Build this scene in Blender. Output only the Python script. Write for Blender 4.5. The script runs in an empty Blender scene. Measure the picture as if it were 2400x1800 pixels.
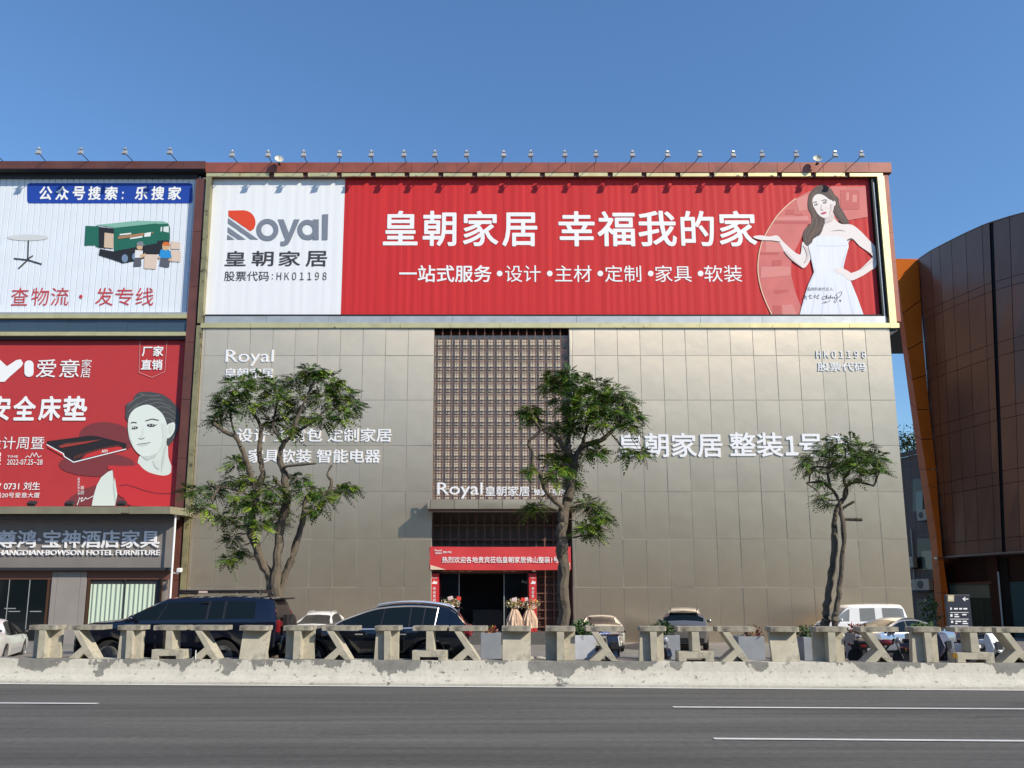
import bpy, bmesh, math, random
from mathutils import Vector, Matrix
from mathutils.geometry import tessellate_polygon
R = math.radians
S = bpy.context.scene
COL = S.collection
random.seed(7)

# ------------------------------------------------------------------ camera, sky, sun
PITCH, FPX, PX, PY, CAMH = R(9.4), 1850.0, 1155.0, 1082.0, 2.2
cd = bpy.data.cameras.new('camera'); cam = bpy.data.objects.new('camera', cd); COL.objects.link(cam)
cam.location = (0, 0, CAMH); cam.rotation_euler = (R(90) + PITCH, 0, 0)
cd.sensor_width = 36; cd.lens = 36 * FPX / 2400
cd.shift_x = (1200 - PX) / 2400; cd.shift_y = (PY - 900) / 2400
cd.clip_end = 3000
S.camera = cam
SUN = Vector((1.3, -1.0, 1.12)).normalized()
w = bpy.data.worlds.new('World'); S.world = w; w.use_nodes = True
nt = w.node_tree
sky = nt.nodes.new('ShaderNodeTexSky'); sky.sky_type = 'NISHITA'; sky.sun_disc = False
sky.sun_elevation = math.asin(SUN.z); sky.sun_rotation = math.atan2(SUN.x, SUN.y)
sky.air_density = 1.45; sky.dust_density = 0.2; sky.ozone_density = 9.5; sky.altitude = 0
nt.links.new(sky.outputs[0], nt.nodes['Background'].inputs[0])
nt.nodes['Background'].inputs[1].default_value = 0.15
ld = bpy.data.lights.new('sun', 'SUN'); lo = bpy.data.objects.new('sun', ld); COL.objects.link(lo)
ld.energy = 4.6; ld.angle = R(0.53); ld.color = (1.0, 0.91, 0.75)
lo.rotation_euler = SUN.to_track_quat('Z', 'Y').to_euler(); lo.location = (30, -30, 60)
S.view_settings.view_transform = 'Standard'; S.view_settings.look = 'None'
S.view_settings.exposure = 0.16; S.view_settings.gamma = 1
S.cycles.max_bounces = 6

# ------------------------------------------------------------------ geometry of the view (used to lay things out at their real distance)
_c, _s = math.cos(PITCH), math.sin(PITCH)
def ray(px, py):
    a = (px - PX) / FPX; b = (PY - py) / FPX
    return Vector((a, _c - b * _s, _s + b * _c))
def P(px, py, Y):
    d = ray(px, py); t = Y / d.y
    return Vector((d.x * t, Y, CAMH + d.z * t))
def G(px, py, z=0.0):
    d = ray(px, py); t = (z - CAMH) / d.z
    return Vector((d.x * t, d.y * t, z))
def X(px, py, Y): return P(px, py, Y).x
def Z(py, Y): return P(PX, py, Y).z

# ------------------------------------------------------------------ materials
MATS = {}
def mat(name, col, rough=0.6, metal=0.0, var=0.0, scale=3.0, bump=0.0, bscale=20.0, stretch=None, spec=0.5, coat=0.0, dirt=None, trans=0.0, alpha=1.0):
    if name in MATS: return MATS[name]
    m = bpy.data.materials.new(name); m.use_nodes = True
    n, l = m.node_tree.nodes, m.node_tree.links
    b = n['Principled BSDF']
    b.inputs['Base Color'].default_value = (*col, 1); b.inputs['Roughness'].default_value = rough
    b.inputs['Metallic'].default_value = metal; b.inputs['Specular IOR Level'].default_value = spec
    b.inputs['Coat Weight'].default_value = coat; b.inputs['Coat Roughness'].default_value = 0.05
    b.inputs['Transmission Weight'].default_value = trans; b.inputs['Alpha'].default_value = alpha
    tc = n.new('ShaderNodeTexCoord'); vec = tc.outputs['Object']
    if stretch:
        mp = n.new('ShaderNodeMapping'); mp.inputs['Scale'].default_value = stretch
        l.new(vec, mp.inputs[0]); vec = mp.outputs[0]
    if var:
        t = n.new('ShaderNodeTexNoise'); t.inputs['Scale'].default_value = scale; t.inputs['Detail'].default_value = 6
        l.new(vec, t.inputs['Vector'])
        r = n.new('ShaderNodeMapRange'); r.inputs[1].default_value = 0.25; r.inputs[2].default_value = 0.75
        r.inputs[3].default_value = 1 - var; r.inputs[4].default_value = 1 + var
        l.new(t.outputs['Fac'], r.inputs[0])
        mx = n.new('ShaderNodeVectorMath'); mx.operation = 'SCALE'; mx.inputs[0].default_value = col
        l.new(r.outputs[0], mx.inputs['Scale']); out = mx.outputs[0]
        if dirt:
            t2 = n.new('ShaderNodeTexNoise'); t2.inputs['Scale'].default_value = dirt[1]; t2.inputs['Detail'].default_value = 8
            t2.inputs['Roughness'].default_value = 0.65
            l.new(tc.outputs['Object'], t2.inputs['Vector'])
            cr = n.new('ShaderNodeMapRange'); cr.inputs[1].default_value = dirt[2]; cr.inputs[2].default_value = dirt[2] + dirt[3]
            l.new(t2.outputs['Fac'], cr.inputs[0])
            mm = n.new('ShaderNodeMix'); mm.data_type = 'RGBA'; mm.inputs['B'].default_value = (*dirt[0], 1)
            l.new(cr.outputs[0], mm.inputs['Factor']); l.new(out, mm.inputs['A']); out = mm.outputs['Result']
        l.new(out, b.inputs['Base Color'])
    if bump:
        t = n.new('ShaderNodeTexNoise'); t.inputs['Scale'].default_value = bscale; t.inputs['Detail'].default_value = 4
        l.new(vec, t.inputs['Vector'])
        bp = n.new('ShaderNodeBump'); bp.inputs['Strength'].default_value = 1.0; bp.inputs['Distance'].default_value = bump
        l.new(t.outputs['Fac'], bp.inputs['Height']); l.new(bp.outputs[0], b.inputs['Normal'])
    MATS[name] = m
    return m

M_cladding = mat('champagne_metal_cladding', (0.70, 0.565, 0.41), 0.465, 1.0, var=0.04, scale=1.4, bump=0.008, bscale=0.9)
def brushed(m, a):                                                   # upright brushing: the gloss spreads sideways more than up and down
    n_ = m.node_tree.nodes; q = n_.new('ShaderNodeCombineXYZ'); q.inputs[0].default_value = 1.0
    m.node_tree.links.new(q.outputs[0], n_['Principled BSDF'].inputs['Tangent']); n_['Principled BSDF'].inputs['Anisotropic'].default_value = a
brushed(M_cladding, 0.69)
M_joint = mat('pale_joint_sealant', (0.42, 0.385, 0.32), 0.8)
M_redtile = mat('red_brown_cornice_panel', (0.30, 0.085, 0.055), 0.45, 0.1, var=0.25, scale=0.9, dirt=((0.10, 0.06, 0.05), 0.6, 0.60, 0.12))
M_browntile = mat('dark_brown_panel', (0.135, 0.05, 0.038), 0.45, 0.1, var=0.25, scale=0.8, dirt=((0.06, 0.035, 0.03), 0.7, 0.58, 0.12))
M_gold = mat('brass_strip', (0.72, 0.62, 0.32), 0.42, 0.55, var=0.12, scale=1.5, dirt=((0.16, 0.13, 0.07), 2.6, 0.66, 0.03))
M_goldold = mat('tarnished_brass_strip', (0.34, 0.30, 0.16), 0.5, 0.5, var=0.2, scale=2.0, dirt=((0.11, 0.10, 0.06), 1.8, 0.56, 0.08))
M_greymetal = mat('galvanised_ledge', (0.50, 0.51, 0.50), 0.45, 0.5, var=0.15, scale=1.6)
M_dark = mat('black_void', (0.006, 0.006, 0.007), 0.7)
M_darkgrey = mat('dark_grey_metal', (0.04, 0.04, 0.045), 0.5, 0.3)
M_brownlat = mat('brown_lattice_bar', (0.17, 0.088, 0.062), 0.5, 0.1, var=0.15)
M_beige = mat('cream_backing_wall', (0.58, 0.52, 0.435), 0.8, var=0.06)
M_browninner = mat('brown_grey_lining', (0.16, 0.125, 0.105), 0.7, var=0.1)
M_white = mat('white_vinyl', (0.80, 0.81, 0.83), 0.55, var=0.035, scale=1.2, stretch=(2.2, 1, 0.06), bump=0.006, bscale=2.0)
M_red = mat('red_vinyl', (0.57, 0.032, 0.034), 0.55, spec=0.2, var=0.10, scale=1.3, stretch=(2.4, 1, 0.06), bump=0.01, bscale=2.2)
M_white2 = mat('white_corrugated_print', (0.74, 0.78, 0.84), 0.5, var=0.04, scale=1.0)
M_red2 = mat('red_poster_vinyl', (0.47, 0.044, 0.048), 0.6, spec=0.25, var=0.05, scale=0.8)
M_wtext = mat('white_print', (0.86, 0.86, 0.86), 0.55)
M_letter = mat('white_acrylic_letter', (0.84, 0.84, 0.86), 0.35)
M_blue = mat('blue_print', (0.012, 0.055, 0.36), 0.5)
M_charcoal = mat('charcoal_print', (0.045, 0.042, 0.05), 0.6)
M_greyprint = mat('slate_grey_print', (0.19, 0.215, 0.265), 0.6)
M_orange = mat('orange_red_print', (0.72, 0.06, 0.015), 0.55)
M_slab = mat('stained_concrete_slab', (0.37, 0.335, 0.26), 0.85, var=0.3, scale=3.5, bump=0.004, bscale=30, stretch=(1.6, 1, .5), dirt=((0.10, 0.092, 0.08), 2.6, 0.50, 0.16))
M_concrete = mat('weathered_concrete_unit', (0.47, 0.43, 0.335), 0.85, var=0.22, scale=2.6, bump=0.004, bscale=30, dirt=((0.13, 0.12, 0.10), 2.4, 0.53, 0.20))
M_glass = mat('dark_window_glass', (0.006, 0.010, 0.012), 0.06, spec=0.7)
M_tint = mat('tinted_car_glass', (0.006, 0.010, 0.012), 0.04, spec=0.28)
M_tyre = mat('tyre_rubber', (0.012, 0.012, 0.013), 0.75)
M_chrome = mat('chrome_trim', (0.80, 0.80, 0.81), 0.30, 0.75)
M_rim = mat('alloy_rim', (0.5, 0.5, 0.52), 0.3, 0.8)
M_blackplastic = mat('black_plastic', (0.014, 0.014, 0.016), 0.45)
M_redlens = mat('red_lens', (0.20, 0.010, 0.014), 0.12, coat=0.6)
M_clearlens = mat('clear_lens', (0.32, 0.33, 0.35), 0.08, coat=0.8)
M_stone = mat('grey_shopfront_stone', (0.215, 0.195, 0.18), 0.6, var=0.08, scale=1.5)
M_orangemetal = mat('orange_metal_panel', (0.60, 0.14, 0.018), 0.5, 0.0, var=0.12, scale=0.5)
M_drum = mat('bronze_brown_panel', (0.29, 0.165, 0.115), 0.26, 0.4, var=0.12, scale=0.4, bump=0.006, bscale=0.7)
M_whitepaint = mat('white_enamel', (0.78, 0.78, 0.76), 0.4)
M_lamp = mat('pale_lamp_housing', (0.36, 0.37, 0.37), 0.45, 0.1)
M_lampglass = mat('lamp_glass', (0.75, 0.78, 0.76), 0.2)
M_skin = mat('printed_pale_skin', (0.80, 0.72, 0.70), 0.6)
M_hair = mat('printed_dark_hair', (0.055, 0.030, 0.026), 0.6, var=0.5, scale=3.0, stretch=(3, 1, 0.4))
M_dress = mat('printed_white_dress', (0.76, 0.78, 0.85), 0.6, var=0.06, scale=2, stretch=(3, 1, 0.25))
M_pinkprint = mat('printed_rose_interior', (0.60, 0.14, 0.13), 0.6, var=0.12, scale=1.0)
M_rose2 = mat('printed_rose_shade', (0.52, 0.085, 0.085), 0.6)
M_rose3 = mat('printed_rose_light', (0.66, 0.22, 0.20), 0.6)
M_lip = mat('printed_lip', (0.55, 0.07, 0.13), 0.6)
M_cream = mat('printed_cream', (0.80, 0.55, 0.38), 0.6)

# ------------------------------------------------------------------ mesh helpers
ORG = {}
class MB:
    def __init__(self): self.v = []; self.f = []; self.m = []; self.k = 0
    def add(self, vs, fs, mi=None):
        b = len(self.v); self.v += [Vector(p) for p in vs]
        for f in fs: self.f.append([b + i for i in f]); self.m.append(self.k if mi is None else mi)
        return self
    def box(self, x0, x1, y0, y1, z0, z1):
        return self.add([(x, y, z) for z in (z0, z1) for y in (y0, y1) for x in (x0, x1)],
                        [(0, 2, 3, 1), (4, 5, 7, 6), (0, 1, 5, 4), (2, 6, 7, 3), (0, 4, 6, 2), (1, 3, 7, 5)])
    def quad(self, a, b, c, d): return self.add([a, b, c, d], [(0, 1, 2, 3)])
    def obox(self, c, ax, ay, az):
        c, ax, ay, az = Vector(c), Vector(ax), Vector(ay), Vector(az)
        return self.add([c + ax * x + ay * y + az * z for z in (-1, 1) for y in (-1, 1) for x in (-1, 1)],
                        [(0, 2, 3, 1), (4, 5, 7, 6), (0, 1, 5, 4), (2, 6, 7, 3), (0, 4, 6, 2), (1, 3, 7, 5)])
    def prism(self, pts, d):
        """closed outline (list of 3D points) extruded along d"""
        pts = [Vector(p) for p in pts]; d = Vector(d); n = len(pts)
        tri = tessellate_polygon([pts])
        self.add(pts + [p + d for p in pts], [tuple(t) for t in tri] + [tuple(i + n for i in reversed(t)) for t in tri] +
                 [(i, (i + 1) % n, (i + 1) % n + n, i + n) for i in range(n)])
        return self
    def poly(self, pts):
        pts = [Vector(p) for p in pts]
        return self.add(pts, [tuple(t) for t in tessellate_polygon([pts])])
    def tube(self, pts, r, n=8, cap=True):
        pts = [Vector(p) for p in pts]
        rs = r if isinstance(r, (list, tuple)) else [r] * len(pts)
        rings = []; up = Vector((0.31, 0.2, 0.93)).normalized()
        for i, p in enumerate(pts):
            t = (pts[min(i + 1, len(pts) - 1)] - pts[max(i - 1, 0)])
            if t.length < 1e-9: t = Vector((0, 0, 1))
            t.normalize(); a = t.cross(up)
            if a.length < 0.05: a = t.cross(Vector((1, 0, 0)))
            a.normalize(); b = t.cross(a)
            rings.append([p + (a * math.cos(2 * math.pi * k / n) + b * math.sin(2 * math.pi * k / n)) * rs[i] for k in range(n)])
        vs = [v for rg in rings for v in rg]; fs = []
        for i in range(len(pts) - 1):
            for k in range(n):
                fs.append((i * n + k, i * n + (k + 1) % n, (i + 1) * n + (k + 1) % n, (i + 1) * n + k))
        if cap: fs += [tuple(range(n))[::-1], tuple((len(pts) - 1) * n + k for k in range(n))]
        return self.add(vs, fs)
    def lathe(self, c, axis, prof, n=20):
        """prof: list of (radius, offset along axis)"""
        c = Vector(c); axis = Vector(axis).normalized(); a = axis.orthogonal().normalized(); b = axis.cross(a)
        vs = [c + axis * h + (a * math.cos(2 * math.pi * k / n) + b * math.sin(2 * math.pi * k / n)) * r for r, h in prof for k in range(n)]
        fs = [(i * n + k, i * n + (k + 1) % n, (i + 1) * n + (k + 1) % n, (i + 1) * n + k) for i in range(len(prof) - 1) for k in range(n)]
        fs += [tuple(range(n))[::-1], tuple((len(prof) - 1) * n + k for k in range(n))]
        return self.add(vs, fs)
    def ball(self, c, rx, ry, rz, n=10, m=6):
        c = Vector(c); vs = [c + Vector((0, 0, rz))]
        for i in range(1, m):
            t = math.pi * i / m
            vs += [c + Vector((rx * math.sin(t) * math.cos(2 * math.pi * k / n), ry * math.sin(t) * math.sin(2 * math.pi * k / n), rz * math.cos(t))) for k in range(n)]
        vs.append(c - Vector((0, 0, rz))); fs = [(0, 1 + k, 1 + (k + 1) % n) for k in range(n)]
        for i in range(m - 2):
            fs += [(1 + i * n + k, 1 + (i + 1) * n + k, 1 + (i + 1) * n + (k + 1) % n, 1 + i * n + (k + 1) % n) for k in range(n)]
        L = len(vs) - 1; o = 1 + (m - 2) * n
        fs += [(o + k, L, o + (k + 1) % n) for k in range(n)]
        return self.add(vs, fs)
    def build(self, name, material, parent=None, smooth=False, bevel=0.0, origin=None, fix=True):
        o0 = Vector(origin) if origin is not None else (ORG[parent.name] if parent is not None else Vector())
        me = bpy.data.meshes.new(name)
        me.from_pydata([p - o0 for p in self.v], [], self.f)
        for mm in (material if isinstance(material, (list, tuple)) else [material]): me.materials.append(mm)
        for p, i in zip(me.polygons, self.m): p.material_index = i
        if fix:
            bm = bmesh.new(); bm.from_mesh(me); bmesh.ops.recalc_face_normals(bm, faces=bm.faces); bm.to_mesh(me); bm.free()
        if smooth:
            for p in me.polygons: p.use_smooth = True
            me.set_sharp_from_angle(angle=R(38))
        o = bpy.data.objects.new(name, me); COL.objects.link(o)
        if parent is not None: o.parent = parent; ORG[o.name] = o0
        else:
            o.location = o0; ORG[o.name] = o0
        if bevel:
            bv = o.modifiers.new('bevel', 'BEVEL'); bv.width = bevel; bv.segments = 2; bv.limit_method = 'ANGLE'
        return o
def tag(o, label=None, cat=None, group=None, kind=None):
    if label: o['label'] = label
    if cat: o['category'] = cat
    if group: o['group'] = group
    if kind: o['kind'] = kind
    return o
def thing(name, label, cat, loc=(0, 0, 0), group=None):
    o = bpy.data.objects.new(name, None); COL.objects.link(o); o.location = loc; ORG[o.name] = Vector(loc)
    o.empty_display_size = 0.2
    return tag(o, label, cat, group)
def copy_tree(o, parent=None):
    c = o.copy(); COL.objects.link(c); c.parent = parent
    if parent is not None: ORG[c.name] = ORG[o.name]
    for ch in list(o.children): copy_tree(ch, c)
    return c
def struct(o): o['kind'] = 'structure'; return o

_dg = None
def text_mesh(body, bold=0.0, depth=0.0, spacing=1.0, shear=0.0):
    cu = bpy.data.curves.new('t', 'FONT'); cu.body = body; cu.offset = bold; cu.extrude = depth; cu.resolution_u = 3
    cu.space_character = spacing; cu.shear = shear
    ob = bpy.data.objects.new('t', cu); COL.objects.link(ob)
    dg = bpy.context.evaluated_depsgraph_get(); dg.update()
    me = bpy.data.meshes.new_from_object(ob.evaluated_get(dg), depsgraph=dg)
    bpy.data.objects.remove(ob); bpy.data.curves.remove(cu)
    vs = [v.co.copy() for v in me.vertices]; fs = [tuple(p.vertices) for p in me.polygons]
    bpy.data.meshes.remove(me)
    return vs, fs
def tx(mb, body, x0, y0, x1, y1, Y, bold=0.0, depth=0.0, spacing=1.0):
    """lettering whose ink fills the box between two corners on the plane Y (upright wall facing the street); depth in metres"""
    a, b = P(x0, y1, Y), P(x1, y0, Y)
    vs, fs = text_mesh(body, 0.0, 0.5 if depth else 0.0, spacing)
    d = max(0.0, bold) * 0.85                                        # heavier strokes: the outline repeated a little to each side
    lo = [min(v[i] for v in vs) - d for i in range(2)]; hi = [max(v[i] for v in vs) + d for i in range(2)]
    sx = (b.x - a.x) / (hi[0] - lo[0]); sz = (b.z - a.z) / (hi[1] - lo[1])
    sh = [(0, 0)] + ([(d, 0), (-d, 0), (0, d), (0, -d), (d * .7, d * .7), (-d * .7, d * .7), (d * .7, -d * .7), (-d * .7, -d * .7)] if d else [])
    for k, (ox, oz) in enumerate(sh):
        e = 0.0006 * k
        mb.add([(a.x + (v.x + ox - lo[0]) * sx, Y - ((v.z + 0.5) * (depth + e) if depth else e), a.z + (v.y + oz - lo[1]) * sz) for v in vs], fs)
    return mb
class Art:
    """flat artwork on the plane Y, drawn in a tracing's own units"""
    def __init__(self, ox, oy, s, Y): self.ox, self.oy, self.s, self.Y = ox, oy, s, Y; self.n = 0; self.e = 0
    def p(self, x, y, k=None): return P(self.ox + x * self.s, self.oy + y * self.s, self.Y - (self.n if k is None else k) * 0.006 - self.e * 0.0003)
    def poly(self, mb, pts, k=None):
        self.e = (self.e + 1) % 8; return mb.poly([self.p(x, y, k) for x, y in pts])
    def ell(self, mb, cx, cy, rx, ry, k=None, n=20, rot=0.0):
        c, s = math.cos(rot), math.sin(rot)
        return self.poly(mb, [(cx + rx * math.cos(t) * c - ry * math.sin(t) * s, cy + rx * math.cos(t) * s + ry * math.sin(t) * c) for t in [2 * math.pi * i / n for i in range(n)]], k)
    def line(self, mb, pts, wd, k=None):
        for (xa, ya), (xb, yb) in zip(pts, pts[1:]):
            dx, dy = xb - xa, yb - ya; L = math.hypot(dx, dy) or 1; nx, ny = -dy / L * wd / 2, dx / L * wd / 2
            ex, ey = dx / L * wd * .25, dy / L * wd * .25
            self.poly(mb, [(xa + nx - ex, ya + ny - ey), (xb + nx + ex, yb + ny + ey), (xb - nx + ex, yb - ny + ey), (xa - nx - ex, ya - ny - ey)], k)
        return mb
def smooth_path(pts, k=6, closed=False):
    n = len(pts); out = []
    g = (lambda i: pts[i % n]) if closed else (lambda i: pts[max(0, min(n - 1, i))])
    for i in range(n if closed else n - 1):
        p0, p1, p2, p3 = g(i - 1), g(i), g(i + 1), g(i + 2)
        for j in range(k):
            t = j / k
            out.append(tuple(0.5 * (2 * b + (c - a) * t + (2 * a - 5 * b + 4 * c - d) * t * t + (3 * b - a - 3 * c + d) * t ** 3) for a, b, c, d in zip(p0, p1, p2, p3)))
    if not closed: out.append(tuple(pts[-1]))
    return out
ORD = ['first', 'second', 'third', 'fourth', 'fifth', 'sixth', 'seventh', 'eighth', 'ninth', 'tenth', 'eleventh', 'twelfth', 'thirteenth', 'fourteenth', 'fifteenth',
       'sixteenth', 'seventeenth', 'eighteenth', 'nineteenth', 'twentieth', 'twenty-first', 'twenty-second', 'twenty-third', 'twenty-fourth', 'twenty-fifth']

# ================================================================== GROUND, ROAD, BARRIER
LA, LB = G(0, 1603.5), G(2400, 1619)
E_ = (LB - LA).normalized(); N_ = Vector((-E_.y, E_.x, 0))          # along the kerb, and away from the viewer
def L(t, n, z=0.0):                                                 # t metres along the kerb from x=0, n metres behind the edge line
    t0 = -LA.x / E_.x
    return LA + E_ * (t0 + t) + N_ * n + Vector((0, 0, z))

def asphalt():
    m = bpy.data.materials.new('worn_asphalt'); m.use_nodes = True; n, l = m.node_tree.nodes, m.node_tree.links
    b = n['Principled BSDF']; b.inputs['Roughness'].default_value = 0.82
    tc = n.new('ShaderNodeTexCoord')
    def noise(scale, det, st=None):
        t = n.new('ShaderNodeTexNoise'); t.inputs['Scale'].default_value = scale; t.inputs['Detail'].default_value = det
        if st:
            mp = n.new('ShaderNodeMapping'); mp.inputs['Scale'].default_value = st; l.new(tc.outputs['Object'], mp.inputs[0]); l.new(mp.outputs[0], t.inputs['Vector'])
        else: l.new(tc.outputs['Object'], t.inputs['Vector'])
        return t.outputs['Fac']
    def rng(s, a, b_, c, d):
        r = n.new('ShaderNodeMapRange'); r.inputs[1].default_value = a; r.inputs[2].default_value = b_; r.inputs[3].default_value = c; r.inputs[4].default_value = d
        l.new(s, r.inputs[0]); return r.outputs[0]
    def mul(a, b_):
        r = n.new('ShaderNodeMath'); r.operation = 'MULTIPLY'; l.new(a, r.inputs[0]); l.new(b_, r.inputs[1]); return r.outputs[0]
    def mulv(*xs_):
        r = xs_[0]
        for q in xs_[1:]: r = mul(r, q)
        return r
    grain = rng(noise(70, 2), .3, .7, .70, 1.30); chip = rng(noise(16, 4, (.45, 1, 1)), .3, .7, .80, 1.20); streak = rng(noise(3.0, 5, (.05, 1, 1)), .3, .7, .80, 1.20)
    lane = rng(noise(.75, 3, (.012, 1, 1)), .3, .7, .80, 1.20); patch = rng(noise(.5, 5, (.25, 1, 1)), .3, .7, .88, 1.12)
    crack = rng(noise(1.5, 3, (.05, 3.2, 1)), .285, .30, .50, 1.0); oil = rng(noise(.9, 4, (.35, 1, 1)), .30, .36, .72, 1.0); seam = rng(noise(.42, 2, (.02, 1.4, 1)), .497, .503, 1.0, .90)
    f = mulv(grain, chip, streak, lane, patch, crack, oil, seam)
    v = n.new('ShaderNodeVectorMath'); v.operation = 'SCALE'; v.inputs[0].default_value = (.108, .102, .089); l.new(f, v.inputs['Scale']); l.new(v.outputs[0], b.inputs['Base Color'])
    bp = n.new('ShaderNodeBump'); bp.inputs['Distance'].default_value = .006; l.new(noise(60, 2), bp.inputs['Height']); l.new(bp.outputs[0], b.inputs['Normal'])
    return m
M_asphalt = asphalt()
M_ground = mat('grey_forecourt_concrete', (0.20, 0.19, 0.175), 0.85, var=0.18, scale=0.7)
M_paver = mat('brown_paving', (0.19, 0.15, 0.12), 0.85, var=0.2, scale=2.5)
M_line = mat('white_road_paint', (0.70, 0.69, 0.65), 0.6, var=0.1, scale=4)
M_dust = mat('dusty_gutter', (0.19, 0.17, 0.14), 0.9, var=0.2, scale=5)

b = MB(); prof = [(-500, -.02), (1.0, -.02), (1.0, .20), (6.8, .20), (11.5, -.25), (600, -.25)]
xs = [-900, -60, -20, 0, 20, 60, 900]
for i, (y, z) in enumerate(prof):
    b.v += [L(x, y, z) for x in xs]
for i in range(len(prof) - 1):
    for k in range(len(xs) - 1):
        a = i * len(xs) + k; b.f.append([a, a + 1, a + 1 + len(xs), a + len(xs)]); b.m.append(0)
struct(b.build('ground', M_ground))
b = MB(); p = [L(-70, .62), L(70, .62), L(70, -60), L(-70, -60)]; b.quad(*p)
struct(b.build('road', M_asphalt))
b = MB(); [b.quad(L(-60 + 12 * k, .6, .006), L(-48 + 12 * k, .6, .006), L(-48 + 12 * k, .10, .006), L(-60 + 12 * k, .10, .006)) for k in range(10)]; struct(b.build('road_gutter', M_dust))
def stripe(p0, p1, w_, z=.014):
    p0, p1 = Vector(p0), Vector(p1); d = (p1 - p0).normalized(); q = Vector((-d.y, d.x, 0)) * w_ / 2; b = MB()
    b.quad(p0 - q + Vector((0, 0, z)), p1 - q + Vector((0, 0, z)), p1 + q + Vector((0, 0, z)), p0 + q + Vector((0, 0, z)))
    o = b.build('lane_marking', M_line); o['kind'] = 'structure'; return o
stripe(L(-60, 0), L(60, 0), .17)
stripe(G(-900, 1645), G(230, 1650.2), .14); stripe(G(1577, 1658.5), G(3300, 1668), .14); stripe(G(1673, 1733), G(3300, 1745), .13)
b = MB(); b.quad(L(-50, 5.9, .206), L(50, 5.9, .206), L(50, 3.0, .206), L(-50, 3.0, .206)); struct(b.build('pavement', M_paver))
b = MB(); b.obox(L(0, 2.9, .24), E_ * 50, N_ * .07, (0, 0, .06)); struct(b.build('pavement_kerb', mat('kerb_stone', (.33, .31, .27), .85, var=.2, scale=3)))

def barrier_paint():
    m = bpy.data.materials.new('flaking_white_paint'); m.use_nodes = True; n, l = m.node_tree.nodes, m.node_tree.links
    b = n['Principled BSDF']; b.inputs['Roughness'].default_value = 0.8
    tc = n.new('ShaderNodeTexCoord'); sp = n.new('ShaderNodeSeparateXYZ'); l.new(tc.outputs['Object'], sp.inputs[0])
    def noise(scale, det, rough=.6, st=None):
        t = n.new('ShaderNodeTexNoise'); t.inputs['Scale'].default_value = scale; t.inputs['Detail'].default_value = det; t.inputs['Roughness'].default_value = rough
        mp = n.new('ShaderNodeMapping'); mp.inputs['Scale'].default_value = st or (1, 1, 1); l.new(tc.outputs['Object'], mp.inputs[0]); l.new(mp.outputs[0], t.inputs['Vector'])
        return t.outputs['Fac']
    def M(op, a, b_):
        r = n.new('ShaderNodeMath'); r.operation = op
        for i, s in enumerate((a, b_)):
            if isinstance(s, (int, float)): r.inputs[i].default_value = s
            else: l.new(s, r.inputs[i])
        return r.outputs[0]
    def rng(s, a, b_, c=0, d=1):
        r = n.new('ShaderNodeMapRange'); r.inputs[1].default_value = a; r.inputs[2].default_value = b_; r.inputs[3].default_value = c; r.inputs[4].default_value = d; l.new(s, r.inputs[0]); return r.outputs[0]
    hz = rng(sp.outputs['Z'], .10, .56, -.125, .075)                    # paint has come off mostly along the top edge
    flake = rng(M('ADD', M('ADD', noise(.95, 9, .64, (1, 1, .8)), hz), M('MULTIPLY', noise(9, 6, .6), .10)), .575, .588)
    fleck = rng(noise(7, 8, .7, (1, 1, 1.6)), .615, .64)
    mask = M('MAXIMUM', flake, M('MULTIPLY', fleck, .75))
    tone = M('MULTIPLY', rng(noise(3, 8, .7), .25, .75, .84, 1.08), rng(noise(4, 5, .7, (3, 3, .25)), .3, .7, .90, 1.05))
    pv = n.new('ShaderNodeVectorMath'); pv.operation = 'SCALE'; pv.inputs[0].default_value = (.57, .54, .46); l.new(tone, pv.inputs['Scale'])
    cv = n.new('ShaderNodeVectorMath'); cv.operation = 'SCALE'; cv.inputs[0].default_value = (.215, .207, .185); l.new(rng(noise(5, 6, .7), .2, .8, .65, 1.25), cv.inputs['Scale'])
    mx = n.new('ShaderNodeMix'); mx.data_type = 'RGBA'; l.new(mask, mx.inputs['Factor']); l.new(pv.outputs[0], mx.inputs['A']); l.new(cv.outputs[0], mx.inputs['B'])
    l.new(mx.outputs['Result'], b.inputs['Base Color'])
    bp = n.new('ShaderNodeBump'); bp.inputs['Distance'].default_value = .008; l.new(M('SUBTRACT', noise(14, 6, .6), mask), bp.inputs['Height']); l.new(bp.outputs[0], b.inputs['Normal'])
    return m
BT = .56
t = thing('concrete_barrier', 'long low concrete kerb wall with flaking white paint beside the road', 'barrier', L(0, .3))
b = MB(); NS = 60
pr = [(.16, 0), (.16, .06), (.28, .10), (.40, .20), (.46, .34), (.50, BT - .015), (.515, BT), (1.10, BT), (1.10, 0)]
for i in range(NS + 1):
    tt = -30 + i
    b.v += [L(tt, n_ + random.uniform(-.006, .006), z_ + (random.uniform(-.006, .006) if z_ > 0 else 0)) for n_, z_ in pr]
for i in range(NS):
    for k in range(len(pr) - 1):
        a = i * len(pr) + k; b.f.append([a, a + len(pr), a + len(pr) + 1, a + 1]); b.m.append(0)
b.build('painted_wall', barrier_paint(), t)
b = MB()
for tt in (-10.6, -5.5, -.55, 4.2, 8.4):
    b.obox(L(tt, .36, .30), E_ * .006, N_ * .16 + Vector((0, 0, .24)), N_.cross(E_) * .0)
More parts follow.
